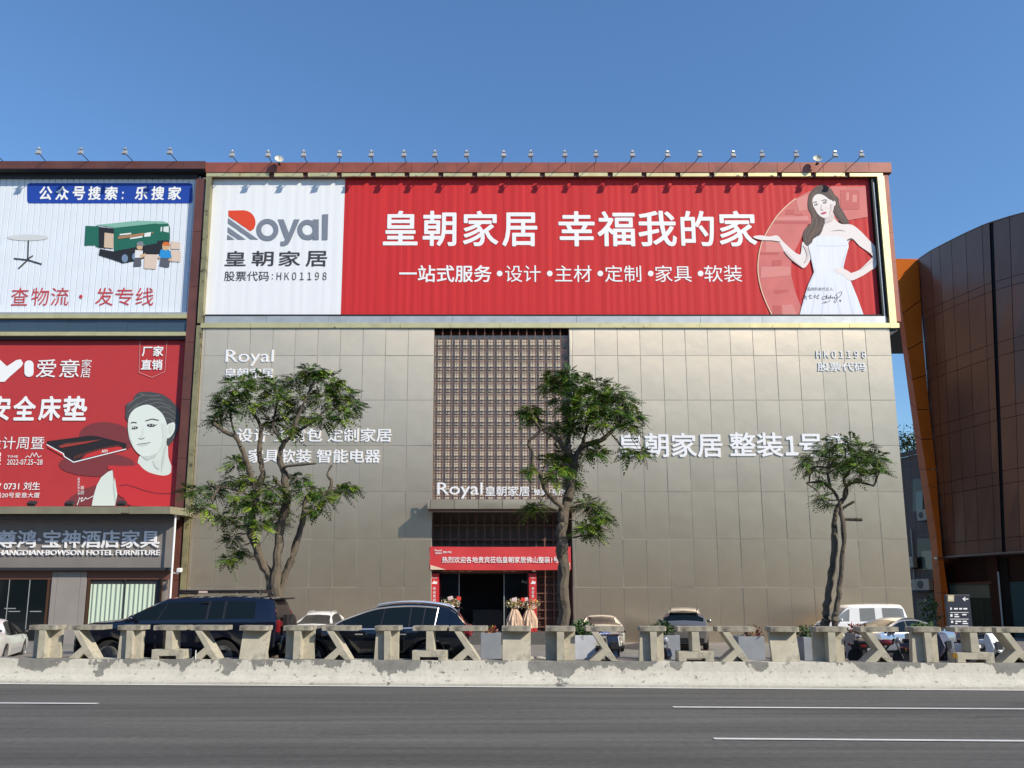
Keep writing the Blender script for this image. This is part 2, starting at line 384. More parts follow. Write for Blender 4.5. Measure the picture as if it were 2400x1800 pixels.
# precast balustrade units standing on the barrier
UH, UD, UF = .82, .46, .60
def unit_slab(w_):
    b = MB(); p0 = lambda x, n_, z: L(x, UF + n_, BT + z)
    b.prism([p0(0, 0, UH - .115), p0(w_, 0, UH - .115), p0(w_, 0, UH), p0(0, 0, UH)], N_ * UD); return b
def uprism(b, t0, pts, n0, n1):
    b.prism([L(t0 + x, UF + n0, BT + z) for x, z in pts], N_ * (n1 - n0)); return b
H0 = UH - .117
def make_unit(kind, t0, w_, label):
    o = L(t0 + w_ / 2, UF + UD / 2, BT)
    names = {'TA': 'tee_block', 'TB': 'double_tee_block', 'H': 'footed_block', 'X': 'forked_block', 'R': 'leaning_block'}
    t = thing('balustrade_' + names[kind], label, 'balustrade block', o, 'concrete balustrade blocks on the barrier')
    rr = random.uniform(-.01, .01)
    s_ = MB(); uprism(s_, t0, [(0, UH - .115), (w_, UH - .115 + rr), (w_, UH + rr * .6), (0, UH)], 0, UD); s_.build('top_slab', M_slab, t, bevel=.012)
    b = MB(); k = w_
    if kind == 'TA':
        uprism(b, t0, [(k * .37, 0), (k * .63, 0), (k * .62, H0), (k * .38, H0)], .01, UD); b.build('post', M_concrete, t, bevel=.01)
        b = MB(); uprism(b, t0, [(.0, 0), (k * .372, 0), (k * .382, H0), (.0, H0)], .26, .36); uprism(b, t0, [(k * .628, 0), (k, 0), (k, H0), (k * .618, H0)], .26, .36); b.build('back_panel', M_concrete, t)
    elif kind == 'TB':
        uprism(b, t0, [(k * .40, 0), (k * .66, 0), (k * .64, H0), (k * .38, H0)], .01, UD); b.build('post', M_concrete, t, bevel=.01)
        b = MB(); uprism(b, t0, [(-.02, 0), (k * .398, 0), (k * .378, H0), (.02, H0)], .13, .30); uprism(b, t0, [(k * .662, 0), (k * .92, 0), (k * .92, H0), (k * .642, H0)], .13, .30); b.build('back_panel', M_concrete, t)
    elif kind == 'H':
        uprism(b, t0, [(k * .40, .232), (k * .64, .232), (k * .60, H0), (k * .40, H0)], .01, UD); b.build('post', M_concrete, t, bevel=.01)
        b = MB(); uprism(b, t0, [(0, 0), (k * .22, 0), (k * .22, .075), (k * .76, .075), (k * .76, 0), (k, 0), (k, .23), (0, .23)], 0, UD); b.build('foot_block', M_concrete, t, bevel=.01)
    elif kind == 'X':
        uprism(b, t0, [(k * .13, H0), (k * .32, H0), (k * .82, 0), (k * .66, 0), (k * .50, .13), (k * .36, 0), (k * .06, 0), (k * .43, .29)], .01, UD - .01); b.build('forked_leg', M_concrete, t, bevel=.01)
    else:
        f = lambda x, n_, z: L(t0 + x, UF + n_, BT + z)
        b.prism([f(.02, .03, 0), f(.02, .14, 0), f(.02, .38, H0), f(.02, .24, H0)], E_ * (k - .03)); b.build('leaning_panel', M_concrete, t, bevel=.01)
        b = MB(); b.prism([f(.06, .42, 0), f(.06, .34, 0), f(.06, .21, .29), f(.06, .235, .36)], E_ * (k - .12)); b.build('rear_leg', M_concrete, t)
    return t
PER = 6.50; T0 = (P(1274, 1476, L(1, UF).y).x)
LAY = [('TA', 0, .71), ('X', 1.0, .91), ('TB', 2.28, .64), ('H', 3.22, .84), ('X', 4.16, .92), ('R', 5.42, .70)]
WHERE = {
 -2: ['T-shaped concrete block in front of the white car at the left end', 'forked concrete block just left of the dark SUV front wheel', 'T-shaped concrete block with set-forward panel before the dark SUV front wheel', 'I-shaped concrete block with slotted foot before the dark SUV front door', 'forked concrete block before the dark SUV rear door', 'leaning-panel concrete block hiding the dark SUV rear wheel'],
 -1: ['T-shaped concrete block between the dark SUV tail and the chrome-trimmed SUV', 'forked concrete block beside the chrome-trimmed SUV front wheel', 'T-shaped concrete block with set-forward panel before the chrome-trimmed SUV doors', 'I-shaped concrete block before the chrome-trimmed SUV rear wheel', 'forked concrete block at the chrome-trimmed SUV red tail lamp', 'leaning-panel concrete block in front of the store doorway flowers'],
 0: ['T-shaped concrete block in front of the middle tree trunk', 'forked concrete block in front of the golden sedan', 'T-shaped concrete block with set-forward panel between golden sedan and grey SUV', 'I-shaped concrete block in front of the grey SUV tail', 'forked concrete block right of the grey SUV', 'leaning-panel concrete block left of the twin-stemmed tree'],
 1: ['T-shaped concrete block below the twin-stemmed tree', 'forked concrete block in front of the black motorcycle', 'stained T-shaped concrete block below the silver sedan rear window', 'I-shaped concrete block bearing the round amber reflector', 'forked concrete block in front of the white scooter', 'leaning-panel concrete block past the right end of the photo'],
}
for c_ in (-2, -1, 0, 1):
    for i, (kd, off, w_) in enumerate(LAY):
        if c_ == 1 and i == 5: continue
        make_unit(kd, T0 + c_ * PER + off + random.uniform(-.025, .025), w_ + random.uniform(-.02, .02), WHERE[c_][i])
pr_ = L(P(2232, 1540, L(10, UF).y).x, UF - .04, BT)
t = thing('reflector', 'round amber reflector on a short stem fixed to the concrete barrier', 'reflector', pr_)
b = MB(); b.lathe(pr_ + Vector((0, 0, .165)), N_, [(.058, -.012), (.062, 0), (.058, .012)], 18); b.build('lens', mat('amber_lens', (.24, .12, .012), .35), t)
b = MB(); b.tube([pr_, pr_ + Vector((0, 0, .11))], .012, 6); b.build('stem', M_darkgrey, t)
pv_ = L(P(456, 1540, L(-8, UF).y).x, UF - .02, BT)
b = MB(); b.tube([pv_, pv_ + Vector((0, 0, .22))], .012, 8); o = b.build('white_peg', M_whitepaint, origin=pv_); tag(o, 'thin white peg standing on the barrier beside a forked block', 'peg')

# ================================================================== BUILDINGS ACROSS THE ROAD (unseen, added so their dark faces show in the metal cladding)
M_opp = mat('grey_render', (.17, .16, .145), .8, var=.15, scale=.2)
for i, (x0, x1, hh, lab) in enumerate(((-75, -24, 24, 'unseen plain grey block across the road, left of the photographer'), (-22, 26, 27, 'unseen plain grey block across the road, behind the photographer'), (29, 80, 25, 'unseen plain grey block across the road, right of the photographer'))):
    t = thing('unseen_opposite_building', lab, 'building', ((x0 + x1) / 2, -42, 0), 'unseen blocks across the road')
    b = MB(); b.box(x0, x1, -62, -42, -.02, hh); b.build('wall', M_opp, t)
    b = MB()
    for z in range(1, 8):
        for k in range(int((x1 - x0) / 4)): b.box(x0 + 1 + 4 * k, x0 + 3.4 + 4 * k, -42.0, -41.96, z * 3.1 - 1.8, z * 3.1 - .1)
    b.build('window', M_glass, t)

# ================================================================== MAIN STORE BUILDING
YF = 40.0
XL, XR = -15.32, 20.95
RX0, RX1 = X(1015, 1000, YF), X(1337, 1000, YF)                      # central recess
ZC1, ZC0 = Z(1170, 38.8), Z(1193, 38.8)                              # canopy fascia
ZT = Z(768, YF)
st = thing('furniture_store', 'large furniture store clad in champagne metal panels under a red cornice', 'shop building', (2.8, YF, 0))
def cladding(x_edges, z_edges, Y, gap=.026):
    b = MB()
    for x0, x1 in zip(x_edges, x_edges[1:]):
        for z0, z1 in zip(z_edges, z_edges[1:]):
            tx_, tz_ = random.gauss(0, .0045), random.gauss(0, .0065); bul = random.uniform(-.002, .010); n = 4; base = len(b.v)
            for j in range(n + 1):
                for i in range(n + 1):
                    u, v_ = i / n, j / n
                    x = x0 + gap / 2 + (x1 - x0 - gap) * u; z = z0 + gap / 2 + (z1 - z0 - gap) * v_
                    b.v.append(Vector((x, min(Y - .001, Y - .008 + max(-.0065, min(.0065, tx_ * (u - .5) + tz_ * (v_ - .5))) - bul * (1 - (2 * u - 1) ** 2) * (1 - (2 * v_ - 1) ** 2)), z)))
            for j in range(n):
                for i in range(n):
                    a = base + j * (n + 1) + i; b.f.append([a, a + 1, a + n + 2, a + n + 1]); b.m.append(0)
    return b
zrows = [-.3] + [14.465 - 2.402 * k for k in range(5, -1, -1)] + [ZT + .02]
lx = [XL] + [XL + .155 + 1.19 * k for k in range(0, 11)]; lx = [x for x in lx if x < RX0 - .3] + [RX0]
rx = [RX1] + [RX1 + .16 + 1.19 * k for k in range(0, 15)]; rx = [x for x in rx if x < XR - .3] + [XR]
cl = cladding(lx, zrows, YF).build('wall', M_cladding, st, smooth=True, fix=False); cl['label'] = 'champagne metal panel wall left of the lattice'
c2 = cladding(rx, zrows, YF).build('wall', M_cladding, st, smooth=True, fix=False); c2['label'] = 'champagne metal panel wall right of the lattice'
b = MB(); b.box(XL, RX0, YF + .004, YF + .30, -.3, ZT); b.box(RX1, XR, YF + .004, YF + .30, -.3, ZT); b.build('wall_backing', M_joint, st)
b = MB(); b.box(XL, XR, YF + 3.2, 58, -.3, 24.3); b.build('rear_block', M_browninner, st)
b = MB(); b.box(RX0 - .012, RX0, YF + .3, YF + 1.6, -.3, ZT); b.box(RX1, RX1 + .012, YF + .3, YF + 1.6, -.3, ZT); b.build('recess_side', M_browntile, st)
# tarnished brass trim at the left edge
b = MB(); b.box(XL - .30, XL - .02, YF - .1, YF + .1, -.3, ZT + .1); b.build('edge_trim', M_goldold, st)
# upper box: brass frame, ledges, cornice
YB = 39.9
def xz(px, py, Y): p = P(px, py, Y); return p.x, p.z
zg0, zg1 = Z(768, YB), Z(757, YB); xg0, xg1 = X(470, 762, YB), X(2108, 762, YB)
b = MB()
seg = 14
for i in range(seg):
    a, c = xg0 + (xg1 - xg0) * i / seg, xg0 + (xg1 - xg0) * (i + 1) / seg
    b.box(a + .006, c - .006, YB + random.uniform(-.012, .0), YB + .12, zg0, zg1)
b.build('lower_brass_band', M_gold, st)
b = MB(); b.prism([(XR + .01, YB + .13, zg0), (xg1 - .06, YB + .13, zg0), (xg1 - .06, YB + .13, zg0 - .12), (XR + .01, YB + .13, zg0 - .40)], (0, 1.2, 0)); b.build('box_underside', M_darkgrey, st)
b = MB(); z1 = Z(741, YB + .1)
for i in range(11):
    a, c = xg0 + .15 + (xg1 - xg0 - .75) * i / 11, xg0 + .15 + (xg1 - xg0 - .75) * (i + 1) / 11
    b.box(a + .005, c - .005, YB + .1 + random.uniform(-.01, .01), YB + .45, zg1 + .003, z1)
b.build('grey_ledge', M_greymetal, st)
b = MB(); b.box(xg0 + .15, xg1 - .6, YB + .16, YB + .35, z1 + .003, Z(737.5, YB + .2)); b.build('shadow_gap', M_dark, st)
zt0, zt1 = Z(413, YB), Z(404.5, YB)
XG0, XG1 = X(483, 405, YB), X(2070, 405, YB)
b = MB()
for i in range(20):
    a, c = XG0 + (XG1 - XG0) * i / 20, XG0 + (XG1 - XG0) * (i + 1) / 20
    b.box(a + .02, c - (.26 if 0 < i < 19 else .02), YB + random.uniform(-.01, .01), YB + .1, zt0, zt1)
b.build('upper_brass_band', M_gold, st)
b = MB(); b.box(XG0, XG1, YB + .1, YB + .4, zt0 + .01, zt1 + .2); b.build('band_backing', M_browntile, st)
b = MB(); xa = X(484, 413, YB); b.box(xa, xa + .27, YB - .01, YB + .3, zg1, zt0); b.build('left_brass_post', M_goldold, st)
b = MB(); xb = X(2056, 413, YB)
for k in range(4): b.box(xb, xb + .36, YB - .02, YB + .25, zt0 - (zt0 - zg0 + .02) * (k + 1) / 4 + .008, zt0 - (zt0 - zg0 + .02) * k / 4)
b.build('right_brass_post', M_gold, st)
b = MB()
for k in range(5): b.box(xb + .366, xb + .64, YB + .06, YB + .5, zt0 + .1 - (zt0 - zg1) * (k + 1) / 5 + .01, zt0 + .1 - (zt0 - zg1) * k / 5)
b.build('corner_panel', M_redtile, st)
b = MB(); b.box(xb - .28, xb - .004, YB + .12, YB + .42, z1, zt0); b.build('side_return', M_dark, st)
b = MB(); b.tube([(xb - .17, YB + .16, z1), (xb - .17, YB + .16, zt0 - .3)], .055, 10); b.build('grey_downpipe', M_greymetal, st, smooth=True)
YCN = 39.87
zc0, zc1 = Z(403.5, YCN), Z(380.5, YCN); xc0, xc1 = X(482, 392, YCN), X(2090, 392, YCN)
b = MB(); nC = 30
for i in range(nC):
    a, c = xc0 + (xc1 - xc0) * i / nC, xc0 + (xc1 - xc0) * (i + 1) / nC
    b.box(a + .008, c - .008, YCN + random.uniform(-.006, .006), YCN + 1.2, zc0, zc1)
b.build('cornice', M_redtile, st)
b = MB(); b.box(xc0, xc1 - .02, YCN + .03, YCN + 1.3, zc0 - .02, zc1 - .02); b.build('cornice_core', M_browntile, st)
# central lattice over the canopy
LY = YF + .06
zl0, zl1 = ZC1, ZT
b = MB(); nb = 16; dx = (RX1 - RX0) / nb
for i in range(nb + 1): b.box(RX0 + dx * i - .026, RX0 + dx * i + .026, LY, LY + .05, zl0, zl1)
b.build('lattice_upright', M_brownlat, st)
b = MB(); pitch = .595; k = 0; z = zl1 - .62
rails = []
while z > zl0 + .1:
    b.box(RX0, RX1, LY + .015, LY + .045, z - .02, z + .02); b.box(RX0, RX1, LY + .015, LY + .045, z - .16, z - .138); rails.append(z); z -= pitch
b.build('lattice_rail', M_brownlat, st)
b = MB()
for i in range(nb):
    x0 = RX0 + dx * i
    for f_ in (.33, .67): b.box(x0 + dx * f_ - .009, x0 + dx * f_ + .009, LY + .17, LY + .185, zl0, zl1 - .45)
    for z in rails:
        b.box(x0, x0 + dx, LY + .17, LY + .182, z - .35, z - .332); b.box(x0, x0 + dx, LY + .171, LY + .183, z - .50, z - .482)
        b.prism([(x0 + dx * .33, LY + .175, z - .50), (x0 + dx * .38, LY + .175, z - .50), (x0 + dx * .67, LY + .175, z - .35), (x0 + dx * .62, LY + .175, z - .35)], (0, .02, 0))
b.build('fine_tracery', M_brownlat, st)
b = MB(); b.box(RX0, RX1, LY + .27, LY + .3, ZC0, ZT - .32); b.build('lattice_backing', M_beige, st)
b = MB(); b.box(RX0, RX1, LY + .55, LY + .6, ZC0, ZT); b.build('recess_back', M_browntile, st)
# canopy
xk0, xk1 = RX0 - .16, RX1 + .16
b = cladding([xk0, xk0 + .16] + [xk0 + .16 + 1.19 * k for k in range(1, 6)] + [xk1], [ZC0, ZC1], 38.8); b.build('canopy_fascia', M_cladding, st, smooth=True, fix=False)
b = MB(); b.box(xk0 + .004, xk1 - .004, 38.812, YF - .004, ZC0 + .01, ZC1 - .01); b.build('canopy', M_browninner, st)
# entrance recess below the canopy
YD = YF + .95
zg = -.25
b = MB(); b.box(RX0, RX1, YD + .3, YD + .34, Z(1340, YD), ZC0 + .4); b.box(X(1240, 1420, YD), RX1, YD + .3, YD + .34, zg, Z(1340, YD)); b.build('entrance_lining', M_browninner, st)
b = MB()
for i in range(nb + 1):
    x = RX0 + dx * i
    b.box(x - .035, x + .035, YD, YD + .12, (zg if x > X(1236, 1420, YD) else Z(1338, YD)), ZC0 + .4)
z = ZC0 - .62
while z > Z(1338, YD): b.box(RX0, RX1, YD + .02, YD + .10, z - .05, z + .05); z -= .74
xs0 = X(1258, 1420, YD)
for k in range(9):
    z = zg + .3 + k * .42; b.box(xs0, RX1, YD + .02, YD + .10, z - .03, z + .03)
for i in range(int((RX1 - xs0) / .148)): b.box(xs0 + i * .148, xs0 + i * .148 + .022, YD + .15, YD + .18, zg, Z(1345, YD) - .3)
for k in range(24): b.box(xs0, RX1, YD + .152, YD + .182, zg + .1 + k * .14, zg + .125 + k * .14)
b.build('entrance_lattice', M_brownlat, st)
b = MB(); b.box(RX0 + .1, X(1240, 1400, YD), YD + .1, YD + .2, Z(1344, YD), Z(1336, YD)); b.build('door_lintel', M_brownlat, st)
xd0, xd1, zd = X(1027, 1400, YD), X(1240, 1400, YD), Z(1343, YD)
b = MB(); b.box(xd0 - .3, xd0 - .02, YD + .1, YD + .3, zg, zd); b.box(xd1, xd1 + .2, YD + .1, YD + .3, zg, zd); b.build('door_jamb', M_browntile, st)
b = MB(); b.add([(xd0, YD + .3, zg), (xd1, YD + .3, zg), (xd1, YD + .3, zd), (xd0, YD + .3, zd), (xd0, YD + 2.2, zg), (xd1, YD + 2.2, zg), (xd1, YD + 2.2, zd), (xd0, YD + 2.2, zd)], [(4, 5, 6, 7), (0, 4, 7, 3), (1, 2, 6, 5), (3, 7, 6, 2), (0, 1, 5, 4)]); b.build('doorway_interior', M_dark, st)
xm0, xm1 = X(1076, 1400, YD), X(1182, 1400, YD)
for a, c in ((xd0, xm0), (xm1, xd1)):
    d_ = MB(); d_.box(a + .03, c - .03, YD + .2, YD + .215, zg + .26, zd - .03); dd = d_.build('glass_door', M_glass, st)
    f_ = MB(); xx = c if a == xd0 else a; f_.box(xx - .03, xx + .012, YD + .18, YD + .23, zg + .26, zd - .02); f_.build('door_frame', M_greymetal, dd)
b = MB(); b.box(X(1108, 1450, YD + 1.4), X(1180, 1450, YD + 1.4), YD + 1.4, YD + 1.7, 0, Z(1429, YD + 1.4)); b.build('reception_desk', mat('desk_glass', (.03, .04, .045), .2), st)
b = MB()
for k in range(3): b.box(RX0 - .3 + .1 * k, RX1 + .3 - .1 * k, 38.3 + .36 * k, YD + .3, zg + (.17 * k), zg + .17 * (k + 1) - (.003 if k < 2 else 0))
b.build('entrance_step', mat('dark_granite_step', (.10, .095, .085), .6, var=.2, scale=6), st)

# ---- big billboard on the store
YBB = 40.22
zb0, zb1 = Z(738, YBB), Z(411, YBB)
xw0, xw1, xr1 = X(480, 737, YBB), X(803, 600, YBB), X(2062, 737, YBB)
bb = thing('store_billboard', 'wide red and white store billboard with a printed woman at its right end', 'billboard', ((xw0 + xr1) / 2, YBB, zb0))
def ripple(x0, x1, z0, z1, Y, amp, period, jitter=.5, n=None):
    b = MB(); n = n or int((x1 - x0) / period * 6); cols = []
    ph = 0
    for i in range(n + 1):
        x = x0 + (x1 - x0) * i / n; ph += 2 * math.pi / 6 * (1 + random.uniform(-jitter, jitter))
        cols.append((x, Y + amp * math.sin(ph)))
    b.v = [Vector((x, y, z)) for z in (z0, z1) for x, y in cols]; m = n + 1
    for i in range(n): b.f.append([i, i + 1, m + i + 1, m + i]); b.m.append(0)
    return b
M_rr = M_red
ripple(xw0, xw1, zb0, zb1, YBB, .0035, .55, .8).build('white_panel', M_white, bb, smooth=True, fix=False)
ripple(xw1, xr1, zb0, zb1, YBB, .005, .45, .8).build('red_panel', M_rr, bb, smooth=True, fix=False)
b = MB(); b.box(xw0, xr1, YBB + .02, YBB + .12, zb0, zb1); b.build('backing', M_darkgrey, bb)
YP = YBB - .014
# logo
A = Art(0, 300, .36166, YP)
b = MB(); A.poly(b, [(1480, 535), (1580, 533)] + [(1580 + 76 * math.sin(t), 612 - 78 * math.cos(t)) for t in [i * math.pi / 16 for i in range(1, 12)]] + [(1622, 668), (1480, 570)]); b.build('logo_red_bowl', M_orange, bb)
b = MB(); A.poly(b, [(1478, 583), (1675, 723), (1626, 723), (1476, 617)]); A.poly(b, [(1476, 640), (1594, 723), (1541, 723), (1475, 676)]); A.poly(b, [(1474, 690), (1522, 723), (1471, 723)])
A.n = 1
def ring(cx, cy, ro, ri, n=28): 
    pts = [(cx + ro * math.cos(2 * math.pi * i / n), cy + ro * math.sin(2 * math.pi * i / n)) for i in range(n)]; q = [(cx + ri * math.cos(2 * math.pi * i / n), cy + ri * math.sin(2 * math.pi * i / n)) for i in range(n)]
    for i in range(n): A.poly(b, [pts[i], pts[(i + 1) % n], q[(i + 1) % n], q[i]])
ring(1733, 660, 72, 40)
A.poly(b, [(1800, 592), (1838, 592), (1872, 680), (1905, 592), (1942, 592), (1880, 735), (1866, 755), (1843, 764), (1818, 764), (1818, 735), (1838, 735), (1848, 722)])
ring(1993, 660, 66, 34); A.poly(b, [(2028, 592), (2066, 592), (2066, 725), (2028, 725)]); A.poly(b, [(2088, 560), (2127, 558), (2123, 725), (2086, 725)])
b.build('logo_lettering', M_greyprint, bb)
b = MB(); tx(b, '皇', 526, 588, 577.5, 623.5, YP, .015); tx(b, '朝', 589, 588, 642, 623.5, YP, .015); tx(b, '家', 652.5, 588, 705, 624, YP, .015); tx(b, '居', 716, 588, 767.5, 624.5, YP, .015); b.build('company_name', M_charcoal, bb)
b = MB(); tx(b, '股票代码', 525, 636, 631, 658.5, YP, .002); tx(b, ':', 637, 642, 640, 655, YP, .01); tx(b, 'ＨＫ０１１９８', 648, 638, 766, 656.5, YP, .004); b.build('stock_code', M_charcoal, bb)
b = MB()
for ch, x0, x1, y0, y1 in (('皇', 897, 980, 494, 575), ('朝', 990, 1070, 494, 577), ('家', 1084.5, 1168, 494, 577), ('居', 1177, 1259, 498, 577.5), ('幸', 1309.5, 1393, 495, 577.5), ('福', 1401, 1487, 495, 577.5), ('我', 1497, 1584, 494, 577.5), ('的', 1597, 1672, 494, 577), ('家', 1687, 1771, 494, 577.5)):
    if ch == '幸': b.build('company_slogan', M_wtext, bb); b = MB()
    tx(b, ch, x0, y0, x1, y1, YP, .021)
b.build('happiness_slogan', M_wtext, bb)
b = MB(); tx(b, '一站式服务', 935, 621.5, 1152, 661.5, YP, .018); b.build('service_title', M_wtext, bb); b = MB()
for s_, x0, x1 in (('设计', 1184, 1267), ('主材', 1301, 1386), ('定制', 1418, 1502), ('家具', 1536, 1620), ('软装', 1651, 1738)): tx(b, s_, x0, 622, x1, 661, YP, .002)
A2 = Art(0, 0, 1, YP)
for x in (1171, 1288.5, 1407, 1525, 1642): A2.ell(b, x, 641, 6.6, 6.6)
b.build('service_list', M_wtext, bb)
# printed woman
W = Art(1750, 410, .205, YP)
pw = None
def art(name, m, fn, parent, k):
    b = MB(); W.n = k; fn(b); return b.build(name, m, parent)
arc = [(290, 1600), (215, 1440), (160, 1280), (130, 1110), (135, 950), (165, 800), (210, 690), (270, 585), (350, 465), (450, 360), (540, 285), (640, 225), (720, 185)]
arcs = smooth_path(arc, 5)
pk = art('printed_room', M_pinkprint, lambda b: W.poly(b, arcs + [(980, 130), (1360, 130), (1385, 480), (1150, 520), (700, 560), (640, 690), (560, 850), (510, 1000), (510, 1150), (560, 1350), (620, 1500), (610, 1600)]), bb, 1)
for q in ([(330, 525), (720, 528), (700, 555), (310, 555)], [(160, 880), (370, 880), (365, 910), (155, 912)], [(290, 980), (400, 970), (400, 1030), (290, 1040)], [(1070, 170), (1290, 175), (1290, 395), (1075, 395)], [(300, 1490), (395, 1490), (395, 1600), (300, 1600)], [(455, 400), (540, 395), (545, 450), (440, 452)], [(310, 1315), (480, 1312), (480, 1330), (360, 1360), (310, 1345)], [(560, 445), (640, 440), (650, 480), (560, 480)]): art('printed_furniture', M_rose2, lambda b: W.poly(b, q), pk, 2)
for q in ([(215, 745), (400, 755), (440, 880), (215, 880)], [(330, 480), (700, 470), (720, 522), (310, 522)], [(560, 280), (700, 220), (690, 400), (600, 420)], [(165, 1050), (500, 1050), (500, 1150), (160, 1180)], [(1140, 200), (1170, 200), (1170, 290), (1140, 290)], [(1210, 225), (1260, 225), (1260, 310), (1210, 310)], [(400, 1490), (520, 1480), (580, 1600), (410, 1600)]): art('printed_highlight', M_rose3, lambda b: W.poly(b, q), pk, 2)
art('printed_arc', M_cream, lambda b: W.line(b, arcs[:52], 11), bb, 3)
pw = art('printed_woman', M_skin, lambda b: [W.poly(b, q) for q in (
    smooth_path([(890, 470), (985, 430), (1005, 500), (1080, 560), (1200, 568), (1300, 640), (1400, 745), (1480, 835), (1492, 950), (1478, 1050), (1420, 1090), (1330, 1150), (1190, 1212), (1130, 1180), (1190, 1125), (1280, 1090), (1370, 1010), (1440, 930), (1390, 880), (1290, 810), (1215, 735), (1160, 775), (1130, 830), (900, 840), (760, 780), (800, 705), (850, 650), (885, 570)], 3, True),
    smooth_path([(640, 765), (705, 810), (735, 930), (700, 1020), (650, 1065), (600, 1040), (520, 980), (440, 890), (390, 800), (350, 755), (290, 745), (200, 748), (90, 722), (82, 700), (150, 692), (260, 706), (350, 695), (420, 765), (520, 858), (605, 912), (625, 860)], 3, True))], bb, 3)
hb = smooth_path([(700, 330), (715, 230), (760, 160), (820, 122), (900, 120), (965, 160), (1010, 230), (1052, 270), (1062, 345), (1110, 430), (1150, 500), (1172, 552), (1100, 555), (1040, 500), (1000, 430), (960, 350), (900, 470), (885, 560), (862, 640), (830, 690), (775, 715), (745, 770), (700, 812), (660, 780), (643, 715), (652, 650), (690, 590), (742, 540), (742, 460), (712, 400)], 4, True)
art('printed_hair', M_hair, lambda b: W.poly(b, hb), pw, 4)
hr_ = [[(760, 200), (735, 330), (770, 470), (730, 590), (690, 690)], [(800, 170), (755, 260), (745, 380), (800, 520), (770, 640), (700, 770)], [(900, 140), (990, 260), (1020, 380), (1090, 500)], [(940, 150), (1025, 290), (1050, 390), (1140, 530)], [(850, 600), (800, 660), (700, 720)], [(860, 520), (830, 600), (720, 680)], [(690, 600), (665, 680), (680, 770)]]
art('printed_hair_strand', mat('printed_hair_sheen', (.15, .085, .06), .6), lambda b: [W.line(b, smooth_path(q, 4), 8) for q in hr_], pw, 4.4)
art('printed_face', M_skin, lambda b: [W.poly(b, smooth_path([(752, 300), (768, 248), (808, 220), (868, 226), (940, 275), (985, 300), (997, 350), (985, 420), (950, 468), (900, 490), (858, 482), (815, 445), (782, 395), (760, 350)], 4, True)), W.ell(b, 1003, 325, 14, 30)], pw, 5)
art('printed_dress', M_dress, lambda b: W.poly(b, [(705, 810), (745, 775), (760, 735), (800, 705), (930, 700), (1060, 705), (1160, 755), (1167, 820), (1130, 950), (1107, 1060), (1125, 1130), (1190, 1212), (1265, 1400), (1340, 1605), (605, 1605), (660, 1390), (710, 1240), (770, 1110), (738, 950)]), pw, 6)
M_dfold = mat('printed_dress_fold', (.65, .68, .77), .6); M_sk2 = mat('printed_skin_shade', (.66, .55, .53), .6)
art('printed_dress_fold', M_dfold, lambda b: [W.poly(b, q) for q in ([(722, 860), (735, 950), (770, 1110), (715, 1240), (640, 1480), (655, 1480), (740, 1230), (788, 1110), (752, 950)], [(1150, 840), (1120, 950), (1098, 1060), (1085, 1050), (1110, 940)], [(900, 1150), (870, 1400), (850, 1600), (868, 1600), (890, 1400)], [(1000, 1170), (1040, 1400), (1080, 1600), (1062, 1600), (1025, 1400)], [(1110, 1180), (1180, 1400), (1230, 1600), (1205, 1600), (1165, 1400)], [(800, 800), (950, 808), (1150, 800), (1150, 812), (950, 820), (800, 812)], [(800, 1190), (770, 1400), (735, 1600), (750, 1600), (782, 1400)])], pw, 6.5)
art('printed_skin_shade', M_sk2, lambda b: [W.poly(b, q) for q in (smooth_path([(905, 492), (960, 468), (992, 430), (1000, 500), (960, 530), (920, 545), (895, 560)], 2, True), [(855, 330), (868, 395), (850, 400), (846, 385)], [(960, 330), (985, 340), (975, 420), (945, 465), (958, 400)], smooth_path([(640, 800), (700, 840), (715, 930), (690, 990), (660, 1000), (690, 930), (670, 850)], 2, True), smooth_path([(440, 890), (520, 975), (610, 1040), (650, 1060), (600, 1020), (530, 950), (450, 870)], 2, True), smooth_path([(1390, 880), (1450, 940), (1400, 1000), (1290, 1085), (1340, 1060), (1440, 985), (1470, 940), (1440, 890)], 2, True), [(950, 640), (1060, 620), (1150, 640), (1060, 632)])], pw, 6.6)
art('printed_hand', M_skin, lambda b: [W.poly(b, smooth_path([(985, 1075), (1060, 1058), (1110, 1072), (1200, 1128), (1215, 1200), (1150, 1195), (1090, 1135), (1020, 1130), (1040, 1110), (975, 1105), (1030, 1090)], 3, True)), W.poly(b, smooth_path([(82, 702), (150, 690), (260, 704), (350, 692), (400, 760), (290, 748), (180, 745), (88, 722)], 3, True))], pw, 7)
art('printed_features', M_hair, lambda b: [W.ell(b, 797, 336, 20, 9, rot=-.15), W.ell(b, 897, 312, 21, 10, rot=-.2), W.line(b, [(760, 318), (785, 306), (805, 309)], 6), W.line(b, [(862, 292), (890, 282), (920, 288)], 6), W.line(b, [(845, 398), (860, 404), (880, 398)], 3), W.line(b, [(1155, 745), (1190, 728), (1220, 738)], 12)], pw, 8)
art('printed_eye_white', M_wtext, lambda b: [W.ell(b, 790, 336, 5, 4), W.ell(b, 806, 334, 4, 4), W.ell(b, 890, 313, 5, 4), W.ell(b, 908, 310, 4, 4)], pw, 8.6)
art('printed_blush', mat('printed_blush', (.80, .68, .66), .6), lambda b: [W.ell(b, 805, 385, 26, 16), W.ell(b, 925, 372, 30, 18)], pw, 5.5)
art('printed_lips', M_lip, lambda b: W.ell(b, 884, 434, 32, 12, rot=-.2), pw, 8)
